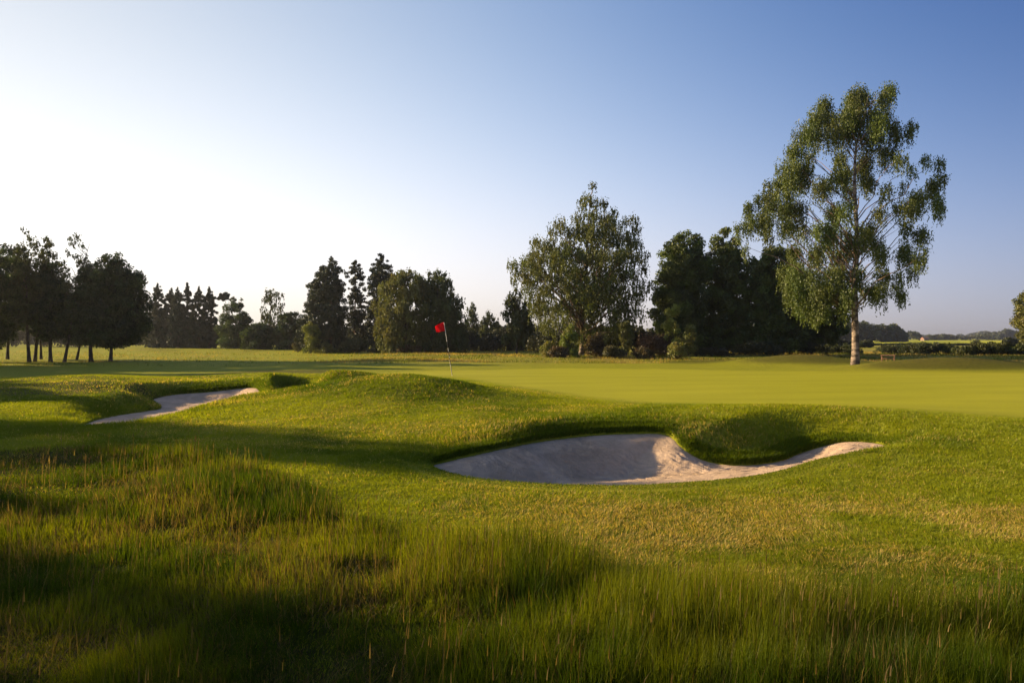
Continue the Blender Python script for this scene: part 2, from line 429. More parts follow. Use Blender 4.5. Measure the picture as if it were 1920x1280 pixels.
build_sand(B3, -.15, .06, 'small patch of sand below the left mounds', 70)

# ------------------------------------------------------------------ grass blades
GRASS = leaf_mat('grass_blades', transl=.5, tr_tint=(1.2, 1.15, .4), gloss=.008, rough=.5)

def sample_ground(n, y0, y1, pw, margin=1.6, kx=.80):
    """points over the ground, density falling with distance as y**-pw"""
    u = rng.random(n)
    e = 2 - pw
    y = (y0 ** e + u * (y1 ** e - y0 ** e)) ** (1 / e) if abs(e) > 1e-6 else y0 * (y1 / y0) ** u
    x = (rng.random(n) * 2 - 1) * (y * kx + margin)
    return x, y

def blades(x, y, z, h, w, lean, azim, cols, segs, head=None):
    """curved tapering blades as one set of arrays"""
    n = len(x); m = segs
    dirx, diry = np.cos(azim), np.sin(azim)
    face = rng.random(n) * PI
    fx, fy = np.cos(face), np.sin(face)
    vs = []
    for k in range(m):
        t = k / m
        off = lean * h * t ** 1.8
        cx = x + dirx * off; cy = y + diry * off; cz = z + h * t * (1 - .35 * (lean * t) ** 2 / (1 + lean))
        ww = w * (1 - t * .75) * .5
        vs.append(np.stack([cx - fx * ww, cy - fy * ww, cz], -1)); vs.append(np.stack([cx + fx * ww, cy + fy * ww, cz], -1))
    off = lean * h; vs.append(np.stack([x + dirx * off, y + diry * off, z + h * (1 - .35 * lean ** 2 / (1 + lean))], -1))
    nv = 2 * m + 1
    v = np.stack(vs, 1).reshape(-1, 3)
    base = np.arange(n)[:, None] * nv
    q = [base + np.array([[2 * k, 2 * k + 1, 2 * k + 3, 2 * k + 2]]) for k in range(m - 1)]
    q = np.concatenate(q) if q else np.zeros((0, 4), int)
    t3 = base + np.array([[2 * m - 2, 2 * m - 1, 2 * m]])
    c = np.repeat(cols, nv, 0)
    return v, q, t3, c

def lerp(a, b, t): return a + (b - a) * t[:, None]

def build_long_grass():
    parts = []
    n = 560000
    x, y = sample_ground(n, 1.7, 15, 1.75)
    m = rough_mask(x, y)
    z, d = terrain(x, y, True)
    tall = .65 * sstep((fbm(x / .9, y / .6, 71, 3) - .38) / .22) + .35 * sstep((vnoise(x / .16, y / .13, 73) - .3) / .4)
    band = sstep((x + 1.2 - (y - 4.4) * -1.0) / 1.5) * sstep((y - 2.6) / .8)       # high stand at the right
    left = 1 - sstep((x + 1.0) / 1.5)
    hgt = (.065 + .14 * tall) * (1 - .25 * left) * (1 - .5 * sstep((y - 6.5) / 4)) + .145 * band * (.6 + .4 * tall)
    # worn patches
    for px, py, pr in ((*P(690, 1095, 0), .32), (*P(215, 1075, 0), .22), (*P(430, 1060, 0), .2), (*P(310, 1000, 0), .25)):
        e = np.hypot(x - px, (y - py) * 1.3) / pr; hgt = hgt * (.15 + .85 * sstep((e - .6) / .6))
    keep = (rng.random(n) < m) & (d > .05) & (hgt > .02)
    x, y, z, hgt, tall, band = [a[keep] for a in (x, y, z, hgt, tall, band)]; n = len(x)
    h = hgt * (.45 + .85 * rng.random(n) + .5 * (rng.random(n) < .03))
    w = np.maximum(.0028, .0010 * y) * (.7 + .6 * rng.random(n))
    flow = fbm(x / 1.5, y / 1.5, 91, 2) * 5 + .3
    az = flow + vnoise(x / .2, y / .2, 95) * 4 + rng.normal(0, 1.3, n)
    lean = np.clip(np.abs(rng.normal(.08, .15, n)) + .08 * (1 - band) + .10 * (1 - tall) + .5 * (rng.random(n) < .06), .02, 1.1)
    hue = fbm(x / 1.2, y / 1.0, 77, 4)[:, None]
    g1 = np.array([.048, .082, .003]); g2 = np.array([.150, .175, .006]); tan = np.array([.22, .16, .055])
    c = g1 + (g2 - g1) * sstep((hue - .35) / .3)
    dr = (rng.random(n) < (.05 + .32 * sstep((fbm(x / .8, y / .8, 83, 3) - .52) / .15) * (1 - band * .7)))
    c[dr] = tan * (.5 + .5 * rng.random((dr.sum(), 1)))
    c *= (.7 + .6 * rng.random((n, 1)))
    parts.append(blades(x, y, z - .01, h, w, lean, az, c, 3))
    # matted dead blades lying at the foot of the stand
    n = 130000
    x, y = sample_ground(n, 1.7, 13, 1.7); m = rough_mask(x, y); z, d = terrain(x, y, True)
    th = sstep((fbm(x / .55, y / .4, 181, 3) - .40) / .2)
    keep = (rng.random(n) < m * (.05 + .75 * th)) & (d > .05); x, y, z = x[keep], y[keep], z[keep]; n = len(x)
    c = np.array([.17, .13, .05]) * (.35 + .8 * rng.random((n, 1)))
    parts.append(blades(x, y, z + .01 + .03 * rng.random(n), .05 + .05 * rng.random(n), np.maximum(.003, .0010 * y), 1.0 + .9 * rng.random(n), rng.random(n) * 7, c, 2))
    # flowering stalks
    n = 5000
    x, y = sample_ground(n, 1.9, 13, 1.5)
    m = rough_mask(x, y); z, d = terrain(x, y, True)
    cl = sstep((fbm(x / 1.1, y / .8, 72, 3) - .40) / .2)
    keep = (rng.random(n) < m * (.15 + .85 * cl)) & (d > .05)
    x, y, z = x[keep], y[keep], z[keep]; n = len(x)
    h = .26 + .18 * rng.random(n); az = rng.normal(.4, 1.0, n); lean = np.abs(rng.normal(.12, .12, n))
    tanc = np.array([.22, .16, .07]) * (.6 + .6 * rng.random((n, 1)))
    parts.append(blades(x, y, z, h, np.maximum(.0022, .0007 * y), lean, az, tanc * .8, 3))
    # seed heads at their tips
    tx = x + np.cos(az) * lean * h * .8; ty = y + np.sin(az) * lean * h * .8
    tz = z + h * (1 - .35 * lean ** 2 / (1 + lean)) * .86
    for k in range(2):
        parts.append(blades(tx, ty, tz, h * .20, np.maximum(.007, .0011 * y), lean, az, tanc, 2))
    vs = []; qs = []; ts = []; cs = []; off = 0
    for v, q, t, c in parts:
        vs.append(v); qs.append(q + off); ts.append(t + off); cs.append(c); off += len(v)
    me = mesh_from('long_grass', np.concatenate(vs), [np.concatenate(qs), np.concatenate(ts)], GRASS, cols=np.concatenate(cs))
    tag(obj('long_grass', me), 'tall wild grass of the rough in the foreground', kind='stuff')

def build_short_grass():
    n = 1150000
    x, y = sample_ground(n, 3.4, 30, 1.7, .8, .77)
    m = rough_mask(x, y)
    dg, _ = poly_info(GREEN, x, y)
    z, d = terrain(x, y, True)
    fade = 1 - sstep((y - 22) / 8)
    p = (1 - m * .75) * np.where(dg < .05, 0, 1) * fade * np.where(d > .0, 1, 0)
    # steep faces around the bunkers carry longer turf
    keep = rng.random(n) < p
    x, y, z, m, d = [a[keep] for a in (x, y, z, m, d)]; n = len(x)
    dr = dry_mask(x, y)
    lump = fbm(x / .25, y / .18, 101, 2)
    bank = np.exp(-(d / 1.1) ** 2) * sstep((y - 9.5) / 1.5)
    h = (.020 + .028 * lump + .035 * bank) * (.6 + .8 * rng.random(n))
    h = np.where((d < .4) & (bank < .2), h * .55, h); h = np.where(d < .12, h * .7, h)
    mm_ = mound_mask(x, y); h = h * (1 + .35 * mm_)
    ge = sstep((dg[keep] - .05) / 1.3); h = h * (.25 + .75 * ge)
    w = np.maximum(.004, .00125 * y) * (.7 + .6 * rng.random(n))
    az = fbm(x / .5, y / .4, 103, 2) * 9 + rng.normal(0, .8, n)
    lean = np.abs(rng.normal(.7, .45, n))
    hue = fbm(x / 1.6, y / 1.6, 107, 4)[:, None]
    g1 = np.array([.115, .165, .008]); g2 = np.array([.240, .280, .014]); tan = np.array([.60, .45, .15])
    c = g1 + (g2 - g1) * sstep((hue - .3) / .35)
    c = c * (1 + .25 * (1 - ge[:, None]))
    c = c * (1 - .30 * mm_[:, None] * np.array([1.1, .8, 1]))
    td = (rng.random(n) < dr * .85 + .02)
    c[td] = tan * (.6 + .5 * rng.random((td.sum(), 1)))
    c *= (.84 + .32 * rng.random((n, 1)))
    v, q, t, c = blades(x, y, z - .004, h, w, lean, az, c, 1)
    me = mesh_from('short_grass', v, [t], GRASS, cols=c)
    tag(obj('short_grass', me), 'short mown grass around the bunkers and mounds', kind='stuff')

def build_fringe():
    """overhanging turf edge round the bunkers"""
    parts = []
    for poly, nn, sc in ((B1, 60000, 1.0), (B2, 22000, 1.3), (B3, 8000, 1.3)):
        a = poly[:, :2]; b = np.roll(a, -1, 0); L = np.linalg.norm(b - a, axis=1); k = rng.choice(len(a), nn, p=L / L.sum()); t = rng.random(nn)[:, None]
        e = (b - a)[k] / L[k][:, None]; outw = np.stack([e[:, 1], -e[:, 0]], -1)
        area = ((a[:, 0] * b[:, 1] - b[:, 0] * a[:, 1]).sum()); outw = outw * (1 if area > 0 else -1)
        off = rng.random(nn) ** 1.5 * .30 - .015
        p = a[k] + (b - a)[k] * t + outw * off[:, None]
        x, y = p[:, 0], p[:, 1]; z, d = terrain(x, y, True)
        far = np.clip(-outw[:, 1] * -1, 0, 1)                     # rim on the far side carries the long fringe
        keep = (d > -.03) & (rng.random(nn) < .35 + .65 * far); x, y, z, far, ow, of = x[keep], y[keep], z[keep], far[keep], outw[keep], off[keep]; n = len(x)
        h = (.022 + .068 * far) * (.5 + .8 * rng.random(n)) * sc
        az = np.arctan2(-ow[:, 1], -ow[:, 0]) + rng.normal(0, .9, n); lean = np.abs(rng.normal(.5, .4, n))
        c = np.array([.080, .130, .006]) + np.array([.05, .05, .005]) * rng.random((n, 1)); c *= (.7 + .6 * rng.random((n, 1)))
        parts.append(blades(x, y, z - .006, h, np.maximum(.005, .0011 * y) * (.7 + .6 * rng.random(n)), lean, az, c, 2))
    vs = []; qs = []; ts = []; cs = []; off = 0
    for v, q, t, c in parts: vs.append(v); qs.append(q + off); ts.append(t + off); cs.append(c); off += len(v)
    me = mesh_from('turf_fringe', np.concatenate(vs), [np.concatenate(qs), np.concatenate(ts)], GRASS, cols=np.concatenate(cs))
    tag(obj('turf_fringe', me), 'longer grass fringe hanging over the bunker edges', kind='stuff')
def build_far_rough():
    n = 150000
    u = rng.random(n); y = 40 + 48 * rng.random(n) ** 1.2; x = (rng.random(n) * 2 - 1) * (y * .8)
    dr = np.maximum(dry_mask(x, y), .8 * mound_mask(x, y)); z, d = terrain(x, y, True)
    cl = sstep((fbm(x / 2.2, y / 1.6, 171, 3) - .38) / .2)
    keep = (rng.random(n) < dr * (.25 + .75 * cl)); x, y, z, cl = x[keep], y[keep], z[keep], cl[keep]; n = len(x)
    h = (.07 + .13 * cl * rng.random(n) + .05 * rng.random(n)); w = np.maximum(.02, .0008 * y)
    t = sstep((fbm(x / 3.5, y / 3, 177, 3) - .4) / .2)[:, None]
    c = np.array([.11, .14, .012]) * (1 - t) + np.array([.34, .25, .08]) * t; c = c * (.6 + .7 * rng.random((n, 1)))
    v, q, t3, cc = blades(x, y, z - .01, h, w, np.abs(rng.normal(.4, .3, n)), rng.normal(.3, 1.2, n), c, 1)
    tag(obj('rough_grass', mesh_from('rough_grass', v, [t3], GRASS, cols=cc)), 'unmown tan and olive grass beyond the putting green', kind='stuff')
build_long_grass(); build_short_grass(); build_fringe(); build_far_rough()

# ------------------------------------------------------------------ trees
BARK_BIRCH = bark_mat('birch_bark', (.055, .042, .036), (.38, .30, .25), 2.6, 5, .44, .66)
BARK_TWIG = bark_mat('birch_twig_bark', (.09, .055, .04), (.26, .18, .13), 4, 4, .4, .6)
BARK_DARK = bark_mat('dark_bark', (.035, .028, .022), (.10, .08, .06), 6, 3)
BARK_PINE = bark_mat('pine_bark', (.05, .03, .02), (.17, .09, .055), 5, 3)
LEAF = leaf_mat('leaves', transl=.32, gloss=.03)
NEEDLE = leaf_mat('needles', transl=.10, tr_tint=(1, 1, .6), gloss=.04)

def rhomb(c, a, b):
    """quads from centres c, half axes a and b"""
    v = np.stack([c - a, c + b, c + a, c - b], 1).reshape(-1, 3)
    q = np.arange(len(c) * 4).reshape(-1, 4)
    return v, q

def unit(v): return v / (np.linalg.norm(v, axis=-1, keepdims=True) + 1e-9)

def leaves_mesh(name, cen, rad, npc, size, col, mat, droop=0.0, flat=1.0, strands=0.0, colvar=.35, upright=0.0):
    """leaf clusters: cen (k,3), rad (k,), npc leaves per cluster of radius 1"""
    cen = np.asarray(cen); rad = np.asarray(rad); k = len(cen)
    num = np.maximum(14, (npc * rad ** 2 / (rad ** 2).mean()).astype(int))
    idx = np.repeat(np.arange(k), num); n = len(idx)
    d = unit(rng.normal(size=(n, 3))); r = rng.random(n) ** .45
    p = cen[idx] + d * (rad[idx] * r)[:, None] * np.array([1, 1, flat])
    if strands > 0:                                   # hanging twigs: points gathered on vertical strings
        ns = np.maximum(3, (num / 14).astype(int)); so = np.concatenate([[0], np.cumsum(ns)])
        sid = so[idx] + (rng.random(n) * ns[idx]).astype(int)
        sd = unit(rng.normal(size=(so[-1], 3))); sr = rng.random(so[-1]) ** .5
        sc = np.repeat(np.arange(k), ns)
        top = cen[sc] + sd * (rad[sc] * sr)[:, None] * np.array([1, 1, .6])
        slen = strands * (.3 + rng.random(so[-1])) * np.clip(rad[sc] / .6, .5, 1.4)
        drift = rng.normal(0, .10, (so[-1], 2))
        t = rng.random(n) ** .8
        q = top[sid].copy(); q[:, 2] -= t * slen[sid]; q[:, :2] += drift[sid] * t[:, None] * slen[sid][:, None]
        q += rng.normal(0, .03, (n, 3)) * (1.2 - .5 * t)[:, None]
        hang = rng.random(n) < .86
        p = np.where(hang[:, None], q, p)
    a = unit(rng.normal(size=(n, 3)) + np.array([0, 0, -1.0]) * droop + np.array([0, 0, 1.0]) * upright)
    b = unit(np.cross(a, rng.normal(size=(n, 3))))
    s = size * (.6 + .8 * rng.random(n))
    v, q = rhomb(p, a * (s * .5)[:, None], b * (s * .30)[:, None])
    cc = np.asarray(col)[None] * (1 - colvar / 2 + colvar * rng.random((k, 1)))
    cc = cc * (1 + rng.normal(0, .05, (k, 3)))
    c = cc[idx] * (.8 + .4 * rng.random((n, 1)))
    return mesh_from(name, v, q, mat, cols=np.repeat(np.clip(c, .003, 1), 4, 0))

def trunk_mesh(name, h, r0, lean=(0, 0), mat=None, wob=.12, tubes=None, top=.03, base=(0, 0, 0), k=10):
    n = 14; t = np.linspace(0, 1, n)
    w = rng.normal(0, wob, (3, 2))
    px = lean[0] * t + w[0, 0] * np.sin(t * PI) + w[1, 0] * np.sin(t * 2 * PI) * .5
    py = lean[1] * t + w[0, 1] * np.sin(t * PI) + w[1, 1] * np.sin(t * 2 * PI) * .5
    pts = np.stack([base[0] + px, base[1] + py, base[2] - .15 + t * (h + .15)], -1)
    rad = r0 * ((1 - t) ** .85) * (1 + .45 * np.exp(-t * 22)) + top * r0
    tb = tubes or Tubes(); tb.add(pts, rad, k)
    return pts, rad, tb

def at_height(pts, z):
    return np.array([np.interp(z, pts[:, 2], pts[:, i]) for i in range(3)])

def limbs(tb, pts, cens, r, frac=.6, rise=.9, zmin=1.0, k=5, maxn=60):
    cens = np.asarray(cens)
    if len(cens) > maxn: cens = cens[rng.choice(len(cens), maxn, replace=False)]
    for c in cens:
        ax = at_height(pts, c[2]); dist = np.hypot(c[0] - ax[0], c[1] - ax[1])
        z0 = max(zmin * .9, min(c[2] - dist * rise, pts[-1, 2] * .97)); z0 = max(z0, pts[0, 2] + .6)
        a = at_height(pts, z0)
        mid = a * .45 + c * .55; mid[2] += (c[2] - z0) * .12 + dist * .06
        n = 7; cur = bezier(a, mid, c, n); cur[1:-1] += rng.normal(0, .03 + .02 * dist, (n - 2, 3))
        rr = r * (.45 + .2 * dist)
        tb.add(cur, np.linspace(rr, rr * .15, n), k)

def profile_centres(prof, h, n, depth=1.0, shell=.55, sep=.0):
    """prof rows: (height fraction, left extent, right extent) in metres; centres spread through the crown"""
    prof = np.array(prof, float)
    tt = np.linspace(prof[0, 0], prof[-1, 0], 60)
    wL = np.interp(tt, prof[:, 0], prof[:, 1]); wR = np.interp(tt, prof[:, 0], prof[:, 2])
    area = (wL + wR + .2) ** 1.4; cdf = np.cumsum(area) / area.sum()
    t = np.interp(rng.random(n), cdf, tt)
    th = rng.random(n) * 2 * PI
    L = np.interp(t, prof[:, 0], prof[:, 1]); R = np.interp(t, prof[:, 0], prof[:, 2])
    mid = (R - L) / 2; half = (R + L) / 2
    r = rng.random(n) ** shell * .93
    return np.stack([mid + half * r * np.cos(th), half * r * np.sin(th) * depth, t * h], -1)

def topx_(pr): return (pr[-1, 2] - pr[-1, 1]) / 2

TREES = 'trees standing in groups around the course'
def make_tree(name, u, vtop, y, prof_px, kind, label, cat='tree', base_v=None, leaf=.16, nclus=120, npc=160, col=(.05, .075, .014),
              trunk_u=None, r0=.16, crad=.75, zc=None, group=None, x=None, lean=0, nstem=1, extra=None, height=None, maxlimb=40, visible_trunk=True):
    """prof_px: rows (v, u_left, u_right) in photo pixels, read at distance y, turned into metres"""
    tu = trunk_u if trunk_u is not None else u
    bx = (tu - 960) / F * y if x is None else x
    bz = H(bx, y)
    h = (CZ - (vtop - VH) / F * y) - bz if height is None else height
    rows = []
    for v, ul, ur in prof_px:
        z = (CZ - (v - VH) / F * y) - bz
        rows.append((z / h, ((tu - ul) / F * y), ((ur - tu) / F * y)))
    rows.sort()
    root = thing(name, (bx, y, bz), label, cat, group)
    pr = np.array(rows)
    crad = crad * .78; nclus = int(nclus * 1.55)
    if kind in ('pine', 'spruce'): crad *= .78; nclus = int(nclus * 1.5); npc = int(npc * .7)
    shrink = crad * .35
    pr[:, 1] -= shrink; pr[:, 2] -= shrink
    bad = pr[:, 1] + pr[:, 2] < .15
    m = (pr[:, 2] - pr[:, 1]) / 2; pr[bad, 1] = .08 - m[bad]; pr[bad, 2] = .08 + m[bad]
    pr[-1, 0] = min(pr[-1, 0], 1.0); pr[:, 0] = np.clip(pr[:, 0], .02, 1 - crad * .45 / h)
    cen = profile_centres(pr, h, nclus)
    rad = crad * (.55 + .75 * rng.random(nclus)) * np.interp(cen[:, 2] / h, [0, .75, 1], [1, .9, .45 if kind in ('pine', 'spruce') else .6])
    if extra:
        ex = []; er = []
        for row in extra.split(';'):
            eu, ev, e_r = map(float, row.split()); dx = (eu - tu) / F * y
            for k_ in range(2):
                ex.append((dx, rng.normal(0, .9), CZ - (ev - VH) / F * y - bz)); er.append(e_r / F * y)
        cen = np.concatenate([cen, ex]); rad = np.concatenate([rad, er])
    if kind in ('pine', 'spruce') and nclus > 60:
        m = 14; tz = np.linspace(.80, .995, m); sp = (1 - tz) * h * .16
        sp = sp * (2.2 if kind == 'pine' else 1.0); tz = tz - (.02 if kind == 'pine' else 0)
        ex = np.stack([topx_(pr) * np.ones(m) + rng.normal(0, 1, m) * sp, rng.normal(0, 1, m) * sp, tz * h], -1)
        cen = np.concatenate([cen, ex]); rad = np.concatenate([rad, crad * np.linspace(1.0, .62 if kind == 'pine' else .36, m)])
    bark = {'birch': BARK_BIRCH if y < 70 and tu > 900 else BARK_DARK, 'pine': BARK_PINE}.get(kind, BARK_DARK)  # left and far birches take dark bark to stand for backlighting
    tb = Tubes()
    topc = (pr[-1, 2] - pr[-1, 1]) / 2
    if nstem == 1:
        pts, rr, _ = trunk_mesh('trunk', h * .93, r0, (topc + lean, 0), tubes=tb)
    else:
        for s in range(nstem):
            pts, rr, _ = trunk_mesh('trunk', h * (.7 + .2 * rng.random()), r0 * .7, (topc + rng.normal(0, .25 * h * .25), rng.normal(0, .5)), tubes=tb, base=(rng.normal(0, .18 * nstem), rng.normal(0, .2), 0))
    ns_ = len(tb.f); limbs(tb, pts, cen, r0 * .33, rise=.9 if kind != 'pine' else .15, zmin=pr[0, 0] * h, maxn=maxlimb)
    obj('trunk', tb.mesh('trunk', bark, split=ns_, mat2=BARK_TWIG if bark is BARK_BIRCH else bark), root)
    if kind == 'birch':
        me = leaves_mesh('crown', cen, rad, npc, leaf, col, LEAF, droop=1.6, strands=.9 * crad / .6)
    elif kind == 'pine':
        me = leaves_mesh('crown', cen, rad, npc, leaf, col, NEEDLE, flat=.7, upright=.8, colvar=.3)
    elif kind == 'spruce':
        me = leaves_mesh('crown', cen, rad, npc, leaf, col, NEEDLE, flat=.8, droop=.4, colvar=.25)
    else:
        me = leaves_mesh('crown', cen, rad, npc, leaf, col, LEAF, flat=.8, colvar=.8)
    obj('crown', me, root)
    return root

# --- hero birch: lobes read off the photo, each placed at its own depth round the trunk
def hero_birch():
    y = 34.4; tu = 1603
    bx = (tu - 960) / F * y; bz = H(bx, y)
    S = y / F
    lobes = """1673 172 17 14;1640 186 22 16;1588 178 22 16;1562 198 20 18;1605 212 30 20;1652 215 26 20;1692 250 18 16;1712 238 10 10;1540 222 22 20;
1518 250 24 24;1560 250 24 22;1602 250 18 24;1642 262 22 22;1678 288 20 22;1498 284 22 22;1478 318 20 26;1515 322 24 24;1560 300 16 22;1632 312 20 24;
1690 322 12 14;1655 345 18 20;1470 345 14 16;1500 352 16 18;1545 350 14 20;1575 340 12 24;1625 360 16 22;1432 376 18 16;1462 388 20 18;1496 394 22 22;1540 392 18 24;
1580 398 16 22;1615 402 18 22;1650 392 18 20;1680 372 16 18;1718 382 16 18;1740 350 14 18;1758 308 12 20;1728 302 10 10;1768 335 10 18;1755 368 12 18;1738 395 9 14;1705 352 12 14;
1405 420 20 16;1390 432 12 14;1428 410 20 18;1455 424 18 16;1490 430 16 16;1548 436 20 24;1590 440 18 22;1636 440 20 20;1668 430 20 18;1696 440 14 16;1395 470 8 18;1460 450 12 12;
1508 470 18 16;1545 480 22 22;1586 480 20 22;1626 478 22 22;1662 478 20 20;1700 470 14 20;1716 494 10 14;1700 515 8 14;1690 540 9 14;1696 558 6 10;
1496 512 20 18;1530 515 22 22;1566 515 20 22;1600 515 18 20;1640 515 22 20;1672 522 14 16;1492 540 14 20;1520 552 20 24;1552 550 20 20;1580 548 18 18;1622 548 18 16;1650 546 16 14;
1508 578 12 20;1532 582 14 20;1562 566 14 14;1632 566 12 12;1518 598 7 12;1582 560 14 12;1665 556 8 10;1560 330 14 18;1610 300 12 22;1530 430 12 14;1484 372 14 16;1665 238 16 16;1500 545 18 22;1535 575 18 20;1515 560 20 20;1556 585 14 14;1500 520 16 18;1540 540 18 22;1618 190 16 16;1625 228 20 18;1572 228 18 18;1410 392 14 14;1445 352 12 12;1640 300 14 18;1600 330 12 20;1590 455 14 16;1640 455 16 18;1578 220 18 18;1626 236 16 16"""
    cen = []; rad = []
    for row in lobes.replace('\n', '').split(';'):
        u, v, ru, rv = map(float, row.split())
        dx = (u - tu) * S; z = CZ - (v - 7 - VH) * S - bz
        env = np.interp(v, [150, 250, 350, 450, 520, 600], [1.2, 2.6, 3.8, 4.6, 3.6, 2.2])
        dy0 = math.sqrt(max(env ** 2 - dx * dx, .3)) * .85
        reps = 1 if ru < 13 else 2
        for k in range(reps):
            dy = rng.uniform(-dy0, dy0)
            kk = 1 + dy / y                                       # keeps its direction from being crowded at one depth
            cen.append((dx * kk + rng.normal(0, .05), dy, z + (z - CZ + bz) * (dy / y))); rad.append(max(.34, math.sqrt(ru * rv) * S) * rng.uniform(.8, 1.1))
    cen = np.array(cen); rad = np.array(rad)
    root = thing('birch_tree', (bx, y, bz), 'tallest silver birch, white trunk, standing alone behind the far edge of the green', 'tree')
    tb = Tubes(); h = (VH - 175) * S + CZ - bz
    t = np.linspace(0, 1, 22)
    px = np.interp(t, [0, .1, .25, .4, .6, .8, 1], [0, .02, .05, .03, .02, .0, .75])
    pts = np.stack([px + .04 * np.sin(t * 17), .08 * np.sin(t * 9), -.1 + t * h], -1)
    rr = .175 * (1 - t) ** .9 * (1 + .35 * np.exp(-t * 30)) + .012
    tb.add(pts, rr, 14)
    # main limbs drawn from the trunk to the outer lobes, then twigs
    limbs(tb, pts, cen, .026, rise=.95, zmin=3.2, k=6, maxn=130)
    obj('trunk', tb.mesh('trunk', BARK_BIRCH, split=1, mat2=BARK_TWIG), root)
    me = leaves_mesh('crown', cen, rad * .92, 980, .082, (.082, .112, .018), LEAF, droop=1.8, strands=1.3, colvar=.45)
    obj('crown', me, root)
hero_birch()

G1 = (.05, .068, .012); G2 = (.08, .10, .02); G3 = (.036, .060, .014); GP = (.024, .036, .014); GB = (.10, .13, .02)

# --- group at the left, against the light
left = [
 # name, trunk_u, vtop, y, profile rows, kind, label, kwargs
 ('oak_tree', -40, 452, 50, [(640, -100, 20), (600, -130, 50), (520, -130, 60), (470, -100, 50), (452, -40, 10)], 'oak', 'dark broad tree cut by the left edge of the photo', dict(nclus=150, r0=.22)),
 ('oak_tree', 14, 446, 55, [(630, -10, 30), (590, -35, 60), (520, -30, 66), (470, -10, 50), (446, 5, 25)], 'oak', 'dark tree on a leaning trunk, first whole trunk from the left edge', dict(nclus=120, r0=.16, lean=.3)),
 ('birch_tree', 55, 420, 50, [(600, 10, 90), (540, 15, 90), (500, 25, 90), (450, 28, 80), (420, 35, 50)], 'birch', 'tall backlit birch whose airy top rises highest of the left grove', dict(nclus=80, r0=.17, crad=.55, npc=150)),
 ('birch_tree', 65, 425, 51, [(600, 30, 110), (540, 50, 115), (480, 60, 110), (450, 75, 100), (425, 80, 90)], 'birch', 'backlit birch touching the tallest left birch, with a narrow second top', dict(nclus=70, r0=.16, crad=.5, npc=140, lean=.5)),
 ('oak_tree', 77, 500, 56, [(625, 50, 105), (580, 45, 115), (530, 50, 110), (500, 65, 90)], 'oak', 'slender dark trunk set further back behind the two touching birches', dict(nclus=60, r0=.14, crad=.6)),
 ('oak_tree', 95, 478, 50.5, [(630, 70, 130), (590, 60, 140), (530, 70, 130), (490, 80, 115), (478, 90, 105)], 'oak', 'dark upright tree between the touching birches and the leaning trunk', dict(nclus=90, r0=.18)),
 ('birch_tree', 120, 433, 50, [(620, 95, 160), (560, 105, 175), (500, 112, 180), (465, 120, 172), (445, 128, 162), (433, 140, 150)], 'birch', 'airy see-through birch leaning right, sky showing all through its top', dict(nclus=75, r0=.15, crad=.42, npc=90, lean=1.0)),
 ('oak_tree', 143, 530, 54, [(640, 120, 170), (600, 110, 180), (550, 120, 175), (530, 135, 160)], 'oak', 'low dark tree with a thin trunk right of the leaning birch', dict(nclus=60, r0=.13, crad=.6)),
 ('oak_tree', 171, 490, 50, [(640, 145, 205), (600, 130, 215), (540, 140, 210), (505, 155, 200), (490, 165, 190)], 'oak', 'dark tree with a forked low trunk beside the rightmost tree of the left grove', dict(nclus=110, r0=.20)),
 ('oak_tree', 207, 460, 50, [(645, 190, 235), (632, 165, 272), (600, 155, 285), (560, 160, 280), (520, 168, 272), (490, 182, 240), (470, 195, 222), (460, 203, 212)], 'oak', 'broad round dark tree on the right end of the left grove, its straight trunk clear', dict(nclus=230, r0=.17, npc=190)),
]
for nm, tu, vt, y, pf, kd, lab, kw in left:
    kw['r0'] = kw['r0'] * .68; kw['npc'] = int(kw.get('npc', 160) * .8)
    make_tree(nm, tu, vt, y, pf, kd, lab, group='grove of backlit trees at the left', col=G3 if kd != 'birch' else G1, leaf=.17 if kd != 'birch' else .13, **kw)

